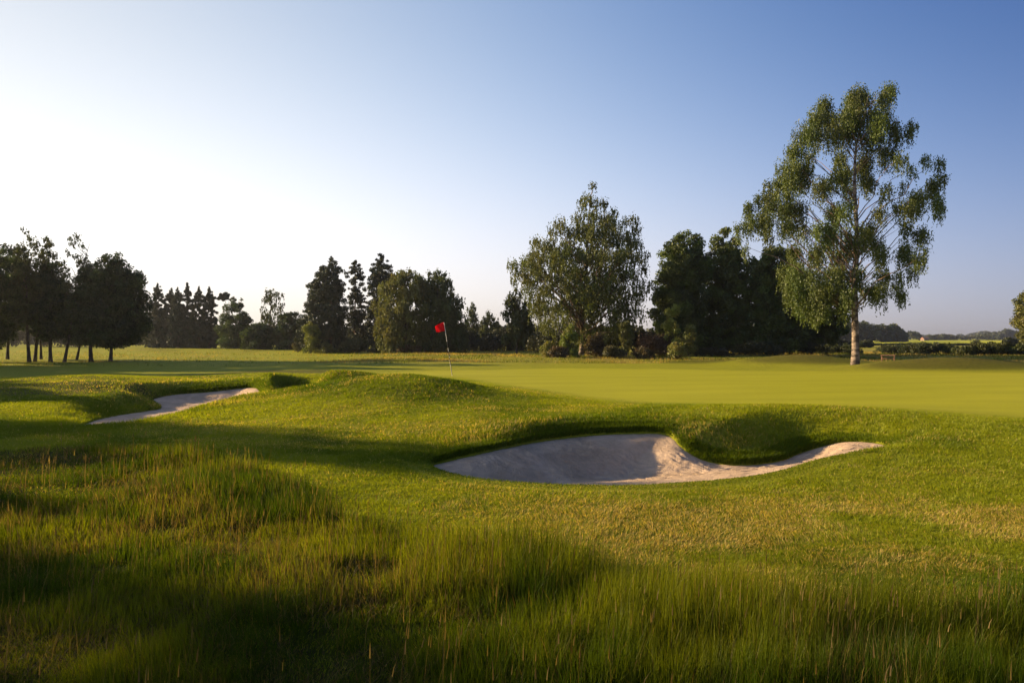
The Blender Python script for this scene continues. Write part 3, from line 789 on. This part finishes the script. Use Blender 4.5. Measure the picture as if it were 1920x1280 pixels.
# --- trees beyond the left fairway
back = [
 ('conifer_tree', 295, 531, 112, [(650, 276, 316), (600, 274, 318), (560, 279, 316), (545, 285, 309), (531, 293, 298)], 'spruce', 'hazy dark conifer nearest the left grove in the far conifer row'),
 ('conifer_tree', 321, 540, 113, [(650, 304, 340), (600, 304, 340), (560, 311, 335), (540, 319, 324)], 'spruce', 'second hazy conifer in the far row, paired close with its right neighbour'),
 ('conifer_tree', 333, 539, 110, [(650, 314, 354), (600, 314, 354), (560, 321, 347), (539, 330, 336)], 'spruce', 'third hazy conifer in the far row, left of the thin spire'),
 ('conifer_tree', 351, 530, 112, [(650, 330, 372), (600, 334, 370), (565, 341, 361), (545, 346, 357), (530, 349, 353)], 'spruce', 'thin-topped spire, the tallest of the far conifer row'),
 ('conifer_tree', 373, 537, 110, [(650, 350, 394), (600, 352, 392), (560, 359, 387), (537, 370, 376)], 'spruce', 'dense hazy conifer just right of the thin spire'),
 ('conifer_tree', 392, 538, 112, [(650, 370, 414), (600, 372, 412), (560, 381, 406), (538, 389, 395)], 'spruce', 'rightmost conifer of the far row, next to the flat-topped pine'),
 ('pine_tree', 421, 547, 118, [(562, 408, 434), (552, 410, 432), (547, 416, 428)], 'pine', 'small flat-topped pine standing up behind the far round tree'),
 ('oak_tree', 448, 554, 104, [(652, 410, 480), (610, 405, 478), (580, 415, 474), (562, 430, 466), (554, 440, 456)], 'oak', 'round dark tree in the gap between the far conifers and the feathery birch'),
 ('birch_tree', 503, 536, 100, [(640, 484, 530), (600, 482, 532), (570, 484, 536), (548, 486, 534), (536, 492, 524)], 'birch', 'feathery two-topped far birch with sky showing through'),
 ('oak_tree', 545, 583, 98, [(652, 515, 575), (620, 510, 580), (595, 520, 570), (583, 535, 560)], 'oak', 'low dark tree at the left foot of the big pine'),
 ('oak_tree', 480, 600, 98, [(655, 455, 510), (625, 450, 512), (605, 462, 500), (600, 475, 490)], 'oak', 'low dark tree in front of the feathery far birch'),
 ('oak_tree', 885, 562, 92, [(650, 868, 905), (610, 868, 902), (580, 874, 898), (562, 882, 890)], 'birch', 'small pale backlit tree right of the round willow'),
 ('oak_tree', 915, 575, 93, [(650, 890, 945), (620, 892, 940), (595, 900, 935), (575, 908, 922)], 'birch', 'small loose backlit tree left of the dark birch'),
]
for nm, tu, vt, y, pf, kd, lab in back:
    if 'small' in lab and nm == 'oak_tree': nm = 'small_tree'
    col = GP if kd in ('spruce', 'pine') else (G3 if kd == 'oak' else G1)
    make_tree(nm, tu, vt, y, pf, kd, lab, group='far trees beyond the fairway', col=col, leaf=.26 if kd != 'birch' else .2, nclus=90 if kd != 'pine' else 25, npc=110 if kd != 'birch' else 60, crad=.85 if kd == 'oak' else .62, r0=.16, maxlimb=16)

mid = [
 ('pine_tree', 620, 479, 82, [(650, 560, 652), (610, 556, 655), (570, 566, 652), (540, 574, 648), (510, 592, 640), (492, 606, 633), (479, 616, 626)], 'pine', 'largest dark pine, broad cone left of the thin pine', dict(nclus=330, npc=120, r0=.24, crad=.75, col=(.036, .048, .018))),
 ('pine_tree', 667, 485, 86, [(640, 650, 690), (600, 648, 690), (560, 650, 688), (520, 652, 686), (498, 656, 680), (485, 663, 671)], 'pine', 'thin open pine between the two broader pines', dict(nclus=95, npc=90, r0=.16, crad=.6, col=GP)),
 ('pine_tree', 712, 473, 85, [(640, 680, 745), (590, 682, 742), (540, 685, 740), (505, 690, 738), (488, 700, 734), (473, 706, 720)], 'pine', 'tallest dark pine, rising behind the round willow', dict(nclus=190, npc=110, r0=.2, crad=.7, col=GP)),
 ('willow_tree', 745, 503, 74, [(650, 708, 800), (620, 700, 810), (580, 695, 815), (540, 700, 815), (518, 715, 805), (503, 735, 790)], 'birch', 'sunlit olive round tree touching the pines, left of the flag', dict(nclus=210, npc=150, r0=.15, crad=.75, col=(.115, .13, .03), nstem=4)),
 ('willow_tree', 812, 500, 75, [(650, 775, 880), (610, 775, 882), (570, 775, 875), (540, 780, 862), (515, 785, 845), (500, 800, 826)], 'birch', 'dark round tree standing behind the red flag', dict(nclus=220, npc=150, r0=.15, crad=.75, col=(.07, .095, .022), nstem=4)),
 ('birch_tree', 968, 533, 70, [(640, 935, 1005), (600, 938, 1008), (570, 945, 1000), (545, 950, 985), (533, 958, 976)], 'birch', 'dark small birch at the left shoulder of the big bushy birch', dict(nclus=90, npc=110, r0=.12, crad=.6, col=(.05, .068, .02))),
 ('oak_tree', 1278, 428, 60, [(655, 1225, 1335), (610, 1215, 1335), (560, 1217, 1332), (510, 1222, 1335), (470, 1232, 1330), (448, 1250, 1318), (428, 1270, 1300)], 'oak', 'dark dense tree with a pointed top right of the big bushy birch', dict(nclus=330, npc=150, r0=.22, crad=.8, col=(.068, .098, .018), leaf=.19)),
 ('oak_tree', 1357, 422, 61, [(650, 1315, 1405), (600, 1305, 1412), (550, 1308, 1415), (500, 1312, 1412), (465, 1322, 1395), (440, 1340, 1378), (422, 1350, 1366)], 'oak', 'dark tree with a slim pale tip in the middle of the dark trio', dict(nclus=280, npc=150, r0=.2, crad=.78, col=(.078, .105, .02), leaf=.19)),
 ('oak_tree', 1440, 458, 60, [(650, 1395, 1515), (600, 1385, 1525), (550, 1385, 1520), (500, 1392, 1512), (472, 1405, 1500), (458, 1430, 1475)], 'oak', 'dark spreading tree behind the lone birch, rightmost big one of the dark trio', dict(nclus=320, npc=150, r0=.22, crad=.8, col=(.068, .098, .018), leaf=.19)),
 ('oak_tree', 1520, 533, 61, [(638, 1485, 1570), (610, 1478, 1592), (585, 1478, 1590), (560, 1486, 1574), (545, 1495, 1555), (533, 1508, 1535)], 'oak', 'low dark tree under the drooping branches left of the white trunk', dict(nclus=130, npc=140, r0=.14, crad=.7, col=(.065, .09, .016), leaf=.19)),
]
for nm, tu, vt, y, pf, kd, lab, kw in mid:
    kw.setdefault('leaf', .2)
    make_tree(nm, tu, vt, y, pf, kd, lab, group='trees behind the green', **kw)

make_tree('birch_tree', 1090, 348, 57.5, [(640, 1035, 1180), (610, 1002, 1214), (560, 975, 1220), (520, 955, 1222), (495, 948, 1222), (470, 1000, 1212), (440, 1035, 1195), (415, 1060, 1180), (400, 1075, 1150), (380, 1088, 1130), (360, 1097, 1115), (350, 1102, 1112)],
          'birch', 'big bushy birch with a pale trunk, in the middle behind the green', group='trees behind the green', nclus=400, npc=190, r0=.20, crad=.72, col=(.092, .112, .02), leaf=.135, extra='1108 352 9;1101 366 11;1091 382 13;1113 378 12;1084 402 14;1107 405 14;1130 381 12;1130 403 14;1150 396 11;1147 415 13;1167 412 12;1187 406 12;1194 422 14;1047 417 14;1036 430 14;1060 426 14;1080 428 15;1100 434 16;1127 432 15;1150 438 15;1173 438 15;1198 448 14;1003 447 12;1012 458 14;1000 472 13;1026 462 15;1067 465 16;1203 476 14;961 492 12;968 506 13;984 490 14;986 516 14;1007 503 15;1208 500 12;965 525 9;1212 530 12', maxlimb=90)

make_tree('birch_tree', 1945, 530, 60, [(640, 1915, 1990), (610, 1903, 2000), (580, 1900, 2010), (560, 1908, 2000), (530, 1930, 1970)], 'oak', 'sunlit tree only partly in view at the right edge', group='trees behind the green', nclus=110, npc=170, r0=.2, crad=.6, col=(.12, .13, .03), leaf=.15)

# --- shrubs
def make_shrub(name, u, vtop, y, w_px, label, col, cat='shrub', n=26, npc=110, leaf=.12, group=None, flat=1, up=.3, kind='oak', x=None, h=None):
    bx = (u - 960) / F * y if x is None else x; bz = H(bx, y)
    hh = (CZ - (vtop - VH) / F * y) - bz if h is None else h
    w = w_px / F * y / 2
    root = thing(name, (bx, y, bz), label, cat, group)
    th = rng.random(n) * 2 * PI; r = rng.random(n) ** .5; zz = rng.random(n) ** .8
    cr = max(.12, min(hh, w) * .30)
    lim = np.sqrt(np.clip(1 - (zz * .92) ** 2.2, .05, 1))
    cen = np.stack([np.cos(th) * r * (w - cr * .7) * lim, np.sin(th) * r * min(w, hh * 1.2) * lim * .8, cr * .6 + zz * (hh - cr * 1.5)], -1)
    tb = Tubes()
    for k in range(6):
        c = cen[rng.integers(n)]; p0 = np.array([.0, .0, -.08]); tb.add(bezier(p0, p0 * .5 + c * np.array([.4, .4, .6]), c, 6), np.linspace(.03, .008, 6), 5)
    obj('stems', tb.mesh('stems', BARK_DARK), root)
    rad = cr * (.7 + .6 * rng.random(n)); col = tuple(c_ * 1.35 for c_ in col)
    obj('foliage', leaves_mesh('foliage', cen, rad, npc, leaf, col, LEAF, upright=up, colvar=.4), root)
    return root

SG = 'bushes along the foot of the trees'
BR = (.058, .045, .020)
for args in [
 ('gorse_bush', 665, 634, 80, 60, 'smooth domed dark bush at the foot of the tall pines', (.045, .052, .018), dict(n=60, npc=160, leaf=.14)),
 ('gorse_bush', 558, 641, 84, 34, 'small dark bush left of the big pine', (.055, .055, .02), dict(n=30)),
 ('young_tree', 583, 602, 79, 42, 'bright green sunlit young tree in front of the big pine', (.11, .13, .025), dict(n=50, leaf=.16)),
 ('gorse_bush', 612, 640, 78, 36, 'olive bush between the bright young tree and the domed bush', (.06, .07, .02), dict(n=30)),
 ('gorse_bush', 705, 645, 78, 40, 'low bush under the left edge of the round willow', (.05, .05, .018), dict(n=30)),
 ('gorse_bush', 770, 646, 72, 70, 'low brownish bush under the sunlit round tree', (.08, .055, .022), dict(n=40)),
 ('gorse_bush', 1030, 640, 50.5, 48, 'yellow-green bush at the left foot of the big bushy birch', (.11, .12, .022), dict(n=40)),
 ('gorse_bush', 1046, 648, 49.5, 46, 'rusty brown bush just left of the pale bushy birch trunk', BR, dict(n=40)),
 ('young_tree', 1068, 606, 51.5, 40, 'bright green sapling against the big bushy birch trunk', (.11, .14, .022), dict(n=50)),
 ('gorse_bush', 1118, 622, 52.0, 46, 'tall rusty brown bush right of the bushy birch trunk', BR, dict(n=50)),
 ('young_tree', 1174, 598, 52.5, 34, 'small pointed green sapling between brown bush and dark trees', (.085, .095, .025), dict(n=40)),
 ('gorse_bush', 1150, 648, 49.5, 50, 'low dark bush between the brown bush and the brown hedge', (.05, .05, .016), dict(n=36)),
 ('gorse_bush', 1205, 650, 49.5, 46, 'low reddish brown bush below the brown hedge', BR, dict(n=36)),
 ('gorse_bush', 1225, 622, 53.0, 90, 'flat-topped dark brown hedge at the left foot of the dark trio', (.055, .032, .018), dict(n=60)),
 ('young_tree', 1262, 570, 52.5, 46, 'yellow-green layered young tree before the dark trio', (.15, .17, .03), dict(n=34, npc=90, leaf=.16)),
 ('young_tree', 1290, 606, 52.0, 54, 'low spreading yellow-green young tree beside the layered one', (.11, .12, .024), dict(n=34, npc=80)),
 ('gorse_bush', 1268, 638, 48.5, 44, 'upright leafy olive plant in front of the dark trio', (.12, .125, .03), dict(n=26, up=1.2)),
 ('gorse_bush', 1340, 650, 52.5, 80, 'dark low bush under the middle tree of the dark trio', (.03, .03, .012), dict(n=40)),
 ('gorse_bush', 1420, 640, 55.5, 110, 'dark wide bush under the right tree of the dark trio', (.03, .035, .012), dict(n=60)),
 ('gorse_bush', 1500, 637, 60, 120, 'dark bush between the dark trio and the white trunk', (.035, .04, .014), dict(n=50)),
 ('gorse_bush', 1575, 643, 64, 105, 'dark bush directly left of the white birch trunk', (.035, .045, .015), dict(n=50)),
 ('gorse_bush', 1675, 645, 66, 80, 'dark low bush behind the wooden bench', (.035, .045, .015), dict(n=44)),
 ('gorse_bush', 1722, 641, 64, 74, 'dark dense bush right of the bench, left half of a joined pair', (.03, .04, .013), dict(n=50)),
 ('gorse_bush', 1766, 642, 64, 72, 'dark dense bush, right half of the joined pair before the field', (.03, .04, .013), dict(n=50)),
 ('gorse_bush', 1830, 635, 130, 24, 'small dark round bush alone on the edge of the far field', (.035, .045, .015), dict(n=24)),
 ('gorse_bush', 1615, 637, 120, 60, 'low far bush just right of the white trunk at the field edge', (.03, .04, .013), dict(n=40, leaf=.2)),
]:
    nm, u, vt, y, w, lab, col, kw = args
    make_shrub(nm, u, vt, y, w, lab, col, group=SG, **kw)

# --- hedges: long clipped or wild bands, each one thing
def make_hedge(u0, u1, vtop, y, label, col, leaf=.16, thick=1.6, dens=1.0, h=None, name='hedge', y1=None):
    y1 = y1 or y
    x0, x1 = (u0 - 960) / F * y, (u1 - 960) / F * y1
    n = int(max(14, abs(x1 - x0) * 2.4 * dens)); t = rng.random(n)
    X = x0 + (x1 - x0) * t; Y = y + (y1 - y) * t + rng.normal(0, thick * .3, n)
    bz = terrain(X, Y)
    hh = (CZ - (vtop - VH) / F * (y + y1) / 2) - H((x0 + x1) / 2, y) if h is None else h
    cr = max(.35, hh * .28)
    hv = hh * (.78 + .4 * fbm(X / 4, Y * 0, 5, 3))
    cen = np.stack([X, Y, bz + cr * .5 + rng.random(n) ** .8 * (hv - cr * 1.3)], -1)
    mid = np.array([(x0 + x1) / 2, (y + y1) / 2, H((x0 + x1) / 2, (y + y1) / 2)])
    o = obj(name, leaves_mesh(name, cen - mid, cr * (.8 + .5 * rng.random(n)), 150 * dens, leaf, col, LEAF, colvar=.5), loc=mid)
    tag(o, label, 'hedge', 'hedges and undergrowth bands')
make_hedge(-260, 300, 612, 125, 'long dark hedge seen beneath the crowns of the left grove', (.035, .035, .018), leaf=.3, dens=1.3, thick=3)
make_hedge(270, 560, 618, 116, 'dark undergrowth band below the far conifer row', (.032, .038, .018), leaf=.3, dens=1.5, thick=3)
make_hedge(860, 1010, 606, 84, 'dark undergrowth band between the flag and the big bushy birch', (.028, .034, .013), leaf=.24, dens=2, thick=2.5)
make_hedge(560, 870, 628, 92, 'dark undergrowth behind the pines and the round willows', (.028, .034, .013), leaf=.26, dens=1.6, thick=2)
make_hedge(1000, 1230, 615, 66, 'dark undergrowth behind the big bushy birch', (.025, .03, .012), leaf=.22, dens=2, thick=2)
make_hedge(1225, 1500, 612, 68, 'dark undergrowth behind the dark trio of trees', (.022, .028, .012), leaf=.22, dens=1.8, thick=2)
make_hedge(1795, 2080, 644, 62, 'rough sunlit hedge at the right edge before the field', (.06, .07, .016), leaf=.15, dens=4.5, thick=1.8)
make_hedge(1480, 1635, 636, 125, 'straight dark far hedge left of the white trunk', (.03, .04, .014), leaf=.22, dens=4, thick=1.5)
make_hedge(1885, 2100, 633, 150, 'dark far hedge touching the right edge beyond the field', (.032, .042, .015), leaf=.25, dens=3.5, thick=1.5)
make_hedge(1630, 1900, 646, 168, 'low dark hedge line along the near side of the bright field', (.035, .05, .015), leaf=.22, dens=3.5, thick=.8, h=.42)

# --- far woods that read as one mass
def make_wood(name, pts, label, leaf, col, ncl=260, npc=40, kind='stuff'):
    """pts rows: (u, vtop, y)"""
    p = np.array(pts, float); t = rng.random(ncl); k = np.linspace(0, 1, len(p))
    u = np.interp(t, k, p[:, 0]); vt = np.interp(t, k, p[:, 1]); y = np.interp(t, k, p[:, 2])
    Y = y + rng.random(ncl) * .06 * y
    X = (u - 960) / F * Y; bz = terrain(X, Y)
    hh = (CZ - (vt - VH) / F * y) - bz
    lump = .80 + .3 * vnoise(u / 14, u * 0, 9)
    cr = np.clip(hh * .22, .8, 5)
    z = bz + cr * .3 + rng.random(ncl) ** .6 * (hh * lump - cr)
    me = leaves_mesh(name, np.stack([X, Y, z], -1), cr * (.8 + .5 * rng.random(ncl)), npc, leaf, col, LEAF, colvar=.5)
    tag(obj(name, me), label, kind=kind)
make_wood('woodland', [(1440, 600, 330), (1560, 598, 330), (1600, 600, 330), (1670, 606, 335), (1690, 618, 340), (1700, 628, 345)], 'far dark wood mass behind the white birch trunk', 1.3, (.04, .055, .022), 420, 110)
make_wood('woodland', [(1690, 630, 560), (1705, 622, 560), (1722, 624, 560), (1730, 633, 560)], 'small far clump of trees beside the pale house', 1.8, (.045, .06, .024), 60, 50)
make_wood('woodland', [(1738, 630, 620), (1750, 626, 620), (1775, 625, 620), (1790, 630, 620), (1840, 629, 640), (1880, 627, 640)], 'far tree clump at the middle of the field horizon', 2.0, (.055, .065, .024), 200, 50)
make_wood('woodland', [(1700, 629, 1300), (1830, 625, 1300), (1850, 620, 1300), (1880, 626, 1300), (2100, 627, 1300), (2400, 620, 1300)], 'pale blue-grey woods on the farthest horizon', 5, (.045, .06, .024), 400, 50)
make_wood('woodland', [(1830, 628, 800), (1870, 620, 800), (1920, 617, 800), (2050, 616, 800), (2300, 624, 800)], 'far wooded rise at the right end of the horizon', 3, (.05, .062, .024), 320, 60)
make_wood('woodland', [(-500, 600, 210), (0, 604, 200), (300, 600, 190), (600, 612, 190), (900, 606, 180), (1300, 612, 190), (1460, 604, 260)], 'dark woods behind the far side of the course', 1.0, (.035, .045, .02), 900, 60)

# --- trees out of frame at the left: they stand there and throw the long evening shadows over the near rough
off = [(-39, 47, 11.5, 3.4), (-38, 42, 10.3, 3.0), (-41, 37, 9.6, 3.0), (-44, 28, 9.4, 3.2), (-50, 36, 10.8, 3.4), (-51, 31.5, 10.2, 3.2), (-36, 24, 7.5, 2.6), (-36, 19.2, 10.7, 3.4), (-37, 15.6, 9.6, 2.2), (-36, 12.0, 11.3, 3.4), (-37, 6.5, 11.0, 3.8), (-56, 44, 10.5, 3.5), (-40, -1.0, 10, 3.6)]
for i, (x, y, h, w) in enumerate(off):
    ypx = F / y
    pf = [(VH + (CZ - H(x, y) - h * f) * ypx, (x - w * a) * ypx + 960, (x + w * a) * ypx + 960) for f, a in ((.22, .6), (.4, 1), (.65, .95), (.85, .6), (1, .15))]
    make_tree('oak_tree', x * ypx + 960, pf[-1][0], y, pf, 'oak', 'leafy tree beyond the left edge, casting long shade over the rough', x=x, group='trees beyond the left edge', nclus=150, npc=110, r0=.2, crad=.8, col=G3, leaf=.24, height=h, maxlimb=20)

# ------------------------------------------------------------------ flagstick
def flagstick():
    bx, by = P(848, 705, .25); bz = H(bx, by)
    root = thing('golf_flagstick', (bx, by, bz), 'red flag on a leaning black and white banded pole in the putting green', 'golf flag')
    top = PY(832.5, 604, by) - np.array([bx, by, bz]); Lp = np.linalg.norm(top)
    white = plain_mat('white_paint', (.75, .73, .68), .4); black = plain_mat('black_paint', (.02, .02, .02), .4); red = None
    tb = Tubes(); tb.add([np.array([0, 0, -.05]), top * .5, top], [.011, .011, .010], 10); obj('pole', tb.mesh('pole', white), root)
    for a, b in ((.52, .64), (.02, .18), (.20, .34), (.36, .46)):
        t = Tubes(); t.add([top * a, top * (a + b) / 2, top * b], .0135, 10); obj('band', t.mesh('band', black), root)
    m, nt, out = new_mat('red_cloth')
    b = N(nt, 'ShaderNodeBsdfDiffuse'); tr = N(nt, 'ShaderNodeBsdfTranslucent'); mx = N(nt, 'ShaderNodeMixShader'); mx.inputs[0].default_value = .45
    no = N(nt, 'ShaderNodeTexNoise'); no.inputs['Scale'].default_value = 30
    r = N(nt, 'ShaderNodeValToRGB'); r.color_ramp.elements[0].color = (.62, .008, .018, 1); r.color_ramp.elements[1].color = (.75, .012, .024, 1); nt.links.new(no.outputs['Fac'], r.inputs[0])
    nt.links.new(r.outputs[0], b.inputs[0]); nt.links.new(r.outputs[0], tr.inputs[0])
    nt.links.new(b.outputs[0], mx.inputs[1]); nt.links.new(tr.outputs[0], mx.inputs[2]); nt.links.new(mx.outputs[0], out.inputs['Surface'])
    nu, nv = 18, 12; S = by / F
    vs = []
    for j in range(nv + 1):
        for i in range(nu + 1):
            s = i / nu; t = j / nv
            hoist = top * (1 - t * .165)
            fx = -s * 17.5 * S; fz = -s * (3.5 - 1 * t) * S * (1 + .6 * s) + math.sin(s * 5 + t * 1.5) * .02 * s
            fz += (.5 - t) * -s * 3.0 * S
            fy = math.sin(s * 7 + t * 2) * .045 * s + s * .10
            vs.append(hoist + np.array([fx, fy, fz]))
    vid = np.arange((nu + 1) * (nv + 1)).reshape(nv + 1, nu + 1)
    q = np.stack([vid[:-1, :-1], vid[:-1, 1:], vid[1:, 1:], vid[1:, :-1]], -1).reshape(-1, 4)
    fo = obj('flag', mesh_from('flag', vs, q, m, smooth=True), root)
    so = fo.modifiers.new('thick', 'SOLIDIFY'); so.thickness = .003
flagstick()

# ------------------------------------------------------------------ bench and far house
def box(cx, cy, cz, sx, sy, sz):
    v = np.array([(cx + sx * a / 2, cy + sy * b / 2, cz + sz * c / 2) for a in (-1, 1) for b in (-1, 1) for c in (-1, 1)])
    f = np.array([(0, 1, 3, 2), (4, 6, 7, 5), (0, 4, 5, 1), (2, 3, 7, 6), (0, 2, 6, 4), (1, 5, 7, 3)])
    return v, f
def boxes(name, lst, mat, parent, bev=.008):
    vs = []; fs = []; n = 0
    for b in lst:
        v, f = box(*b); vs.append(v); fs.append(f + n); n += 8
    o = obj(name, mesh_from(name, np.concatenate(vs), np.concatenate(fs), mat), parent)
    if bev:
        m = o.modifiers.new('bevel', 'BEVEL'); m.width = bev; m.segments = 2
    return o
WOOD = bark_mat('weathered_wood', (.16, .085, .055), (.30, .17, .11), 4, 14)
by_ = 45.0; bx_ = (1665 - 960) / F * by_; bz_ = H(bx_, by_)
bench = thing('wooden_bench', (bx_, by_, bz_), 'low backless brown wooden bench in the dip between the mounds, right of the white trunk', 'bench', rz=-.5)
boxes('seat', [(0, -.13, .42, .86, .115, .05), (0, 0, .42, .86, .115, .05), (0, .13, .42, .86, .115, .05)], WOOD, bench)
boxes('rail', [(0, 0, .20, .80, .05, .07)], WOOD, bench)
for s in (-1, 1):
    boxes('leg', [(s * .36, -.14, .20, .07, .07, .40)], WOOD, bench)
    boxes('leg', [(s * .36, .14, .20, .07, .07, .40)], WOOD, bench)

hy = 520; hx = (1734 - 960) / F * hy; hz = H(hx, hy)
house = thing('farm_house', (hx, hy, hz), 'tiny pale farm house with a pinkish roof on the far field horizon', 'house', rz=.3)
house.scale = (.55, .55, .6)
PALE = plain_mat('pale_render', (.22, .16, .13), .9); ROOF = plain_mat('clay_tiles', (.26, .13, .10), .8); DARKG = plain_mat('window_glass', (.03, .03, .04), .2)
boxes('wall', [(0, 0, 1.1, 9, 6, 2.4)], PALE, house, 0)
rv = np.array([(-4.8, -3.4, 2.25), (4.8, -3.4, 2.25), (4.8, 3.4, 2.25), (-4.8, 3.4, 2.25), (-4.8, 0, 4.6), (4.8, 0, 4.6)])
obj('roof', mesh_from('roof', rv, [np.array([(0, 1, 5, 4), (2, 3, 4, 5), (0, 3, 2, 1)]), np.array([(0, 4, 3), (1, 2, 5)])], ROOF), house)
for k in (-2.6, 0, 2.6): boxes('window', [(k, -3.02, 1.3, 1.0, .06, 1.0)], DARKG, house, 0)
boxes('chimney', [(3.2, 0, 4.6, .6, .6, 1.4)], ROOF, house, 0)

# ------------------------------------------------------------------ air
AZ, EL = math.radians(75), math.radians(15.5)       # sun: left of the view direction, low
hz_d = .00022
if hz_d > 0:
    me = mesh_from('haze', *box(0, 1200, 9.0, 5400, 2900, 24.0)[:1], [box(0, 0, 0, 1, 1, 1)[1]], None)
    m = bpy.data.materials.new('haze'); m.use_nodes = True; nt = m.node_tree; nt.nodes.clear()
    out = nt.nodes.new('ShaderNodeOutputMaterial'); pv = nt.nodes.new('ShaderNodeVolumePrincipled')
    pv.inputs['Color'].default_value = (.82, .86, .95, 1); pv.inputs['Density'].default_value = hz_d; pv.inputs['Anisotropy'].default_value = .55
    nt.links.new(pv.outputs[0], out.inputs['Volume']); me.materials.append(m)
    tag(obj('haze', me), 'thin evening haze over the golf course', kind='stuff')

# ------------------------------------------------------------------ sun, sky, camera
sund = Vector((-math.sin(AZ) * math.cos(EL), math.cos(AZ) * math.cos(EL), math.sin(EL)))
ld = bpy.data.lights.new('sun', 'SUN'); ld.energy = 5.0; ld.angle = math.radians(.5); ld.color = (1, .72, .38)
lo = bpy.data.objects.new('sun', ld); COL.objects.link(lo); lo.rotation_euler = sund.to_track_quat('Z', 'Y').to_euler(); lo.location = (-40, 20, 30)

EXPO = 1.2
SKYFIT = [[0.1347, 0.9954, -6.4194, 1.3559, 5.0116, -0.7045, -0.9991, -1.5899], [-0.0079, 0.9149, -4.5461, 1.0418, 3.0424, -0.5212, -0.9549, -1.2085], [-0.0102, 0.5976, -2.6954, 0.8003, 1.2912, -0.2887, -0.9806, -0.9152]]
SKYSCALE = 1.414 / 2 ** EXPO * .97
w = bpy.data.worlds.new('World'); scene.world = w; w.use_nodes = True; nt = w.node_tree; nt.nodes.clear()
out = nt.nodes.new('ShaderNodeOutputWorld'); bg = nt.nodes.new('ShaderNodeBackground'); sky = nt.nodes.new('ShaderNodeTexSky')
sky.sky_type = 'NISHITA'; sky.sun_disc = False; sky.sun_elevation = EL; sky.sun_rotation = -AZ
sky.air_density = 1.0; sky.dust_density = .8; sky.ozone_density = 1.6; sky.altitude = 0
bg.inputs['Strength'].default_value = 1.0
def mm(op, a, b=None, val=None):
    n = nt.nodes.new('ShaderNodeMath'); n.operation = op; nt.links.new(a, n.inputs[0])
    if b is not None: nt.links.new(b, n.inputs[1])
    if val is not None: n.inputs[1].default_value = val
    return n.outputs[0]
# clear evening air: radiance falls smoothly away from the sun and from the horizon, one curve per channel
tc = nt.nodes.new('ShaderNodeTexCoord')
nv_ = nt.nodes.new('ShaderNodeVectorMath'); nv_.operation = 'NORMALIZE'; nt.links.new(tc.outputs['Generated'], nv_.inputs[0])
sep = nt.nodes.new('ShaderNodeSeparateXYZ'); nt.links.new(nv_.outputs[0], sep.inputs[0])
zz_ = mm('MAXIMUM', sep.outputs['Z'], val=0.0)
dv = nt.nodes.new('ShaderNodeVectorMath'); dv.operation = 'DOT_PRODUCT'; nt.links.new(nv_.outputs[0], dv.inputs[0]); dv.inputs[1].default_value = sund
d_ = dv.outputs['Value']
terms = [d_, zz_, mm('MULTIPLY', zz_, zz_), mm('MULTIPLY', d_, zz_), mm('MULTIPLY', d_, d_), mm('EXPONENT', mm('MULTIPLY', zz_, val=-12.0)), mm('MULTIPLY', mm('MULTIPLY', d_, d_), zz_)]
cmb = nt.nodes.new('ShaderNodeCombineXYZ')
for i, cf in enumerate(SKYFIT):
    acc = mm('MULTIPLY', terms[0], val=cf[1])
    for t_, c_ in zip(terms[1:], cf[2:]): acc = mm('ADD', acc, mm('MULTIPLY', t_, val=c_))
    nt.links.new(mm('MAXIMUM', mm('EXPONENT', mm('ADD', acc, val=cf[0])), val=(.035, .065, .16)[i]), cmb.inputs[i])
sc_ = nt.nodes.new('ShaderNodeVectorMath'); sc_.operation = 'SCALE'; sc_.inputs['Scale'].default_value = SKYSCALE; nt.links.new(cmb.outputs[0], sc_.inputs[0])
nm_ = nt.nodes.new('ShaderNodeVectorMath'); nm_.operation = 'SCALE'; nm_.inputs['Scale'].default_value = .004; nt.links.new(sky.outputs[0], nm_.inputs[0])
ad_ = nt.nodes.new('ShaderNodeVectorMath'); ad_.operation = 'ADD'; nt.links.new(sc_.outputs[0], ad_.inputs[0]); nt.links.new(nm_.outputs[0], ad_.inputs[1])
nt.links.new(ad_.outputs[0], bg.inputs[0]); nt.links.new(bg.outputs[0], out.inputs[0])

cam = bpy.data.cameras.new('camera'); cam.lens = 24; cam.sensor_width = 36; cam.clip_end = 6000; cam.clip_start = .05
cam.shift_y = -8 / 1920
co = bpy.data.objects.new('camera', cam); COL.objects.link(co); co.location = (0, 0, CZ); co.rotation_euler = (PI / 2, 0, 0)
scene.camera = co

scene.view_settings.view_transform = 'Standard'; scene.view_settings.look = 'None'
scene.view_settings.exposure = EXPO; scene.view_settings.gamma = 1
scene.render.engine = 'CYCLES'
cy = scene.cycles
cy.use_denoising = True
cy.max_bounces = 6; cy.diffuse_bounces = 2; cy.transmission_bounces = 3; cy.glossy_bounces = 2; cy.transparent_max_bounces = 4; cy.volume_bounces = 0
cy.sample_clamp_indirect = 6
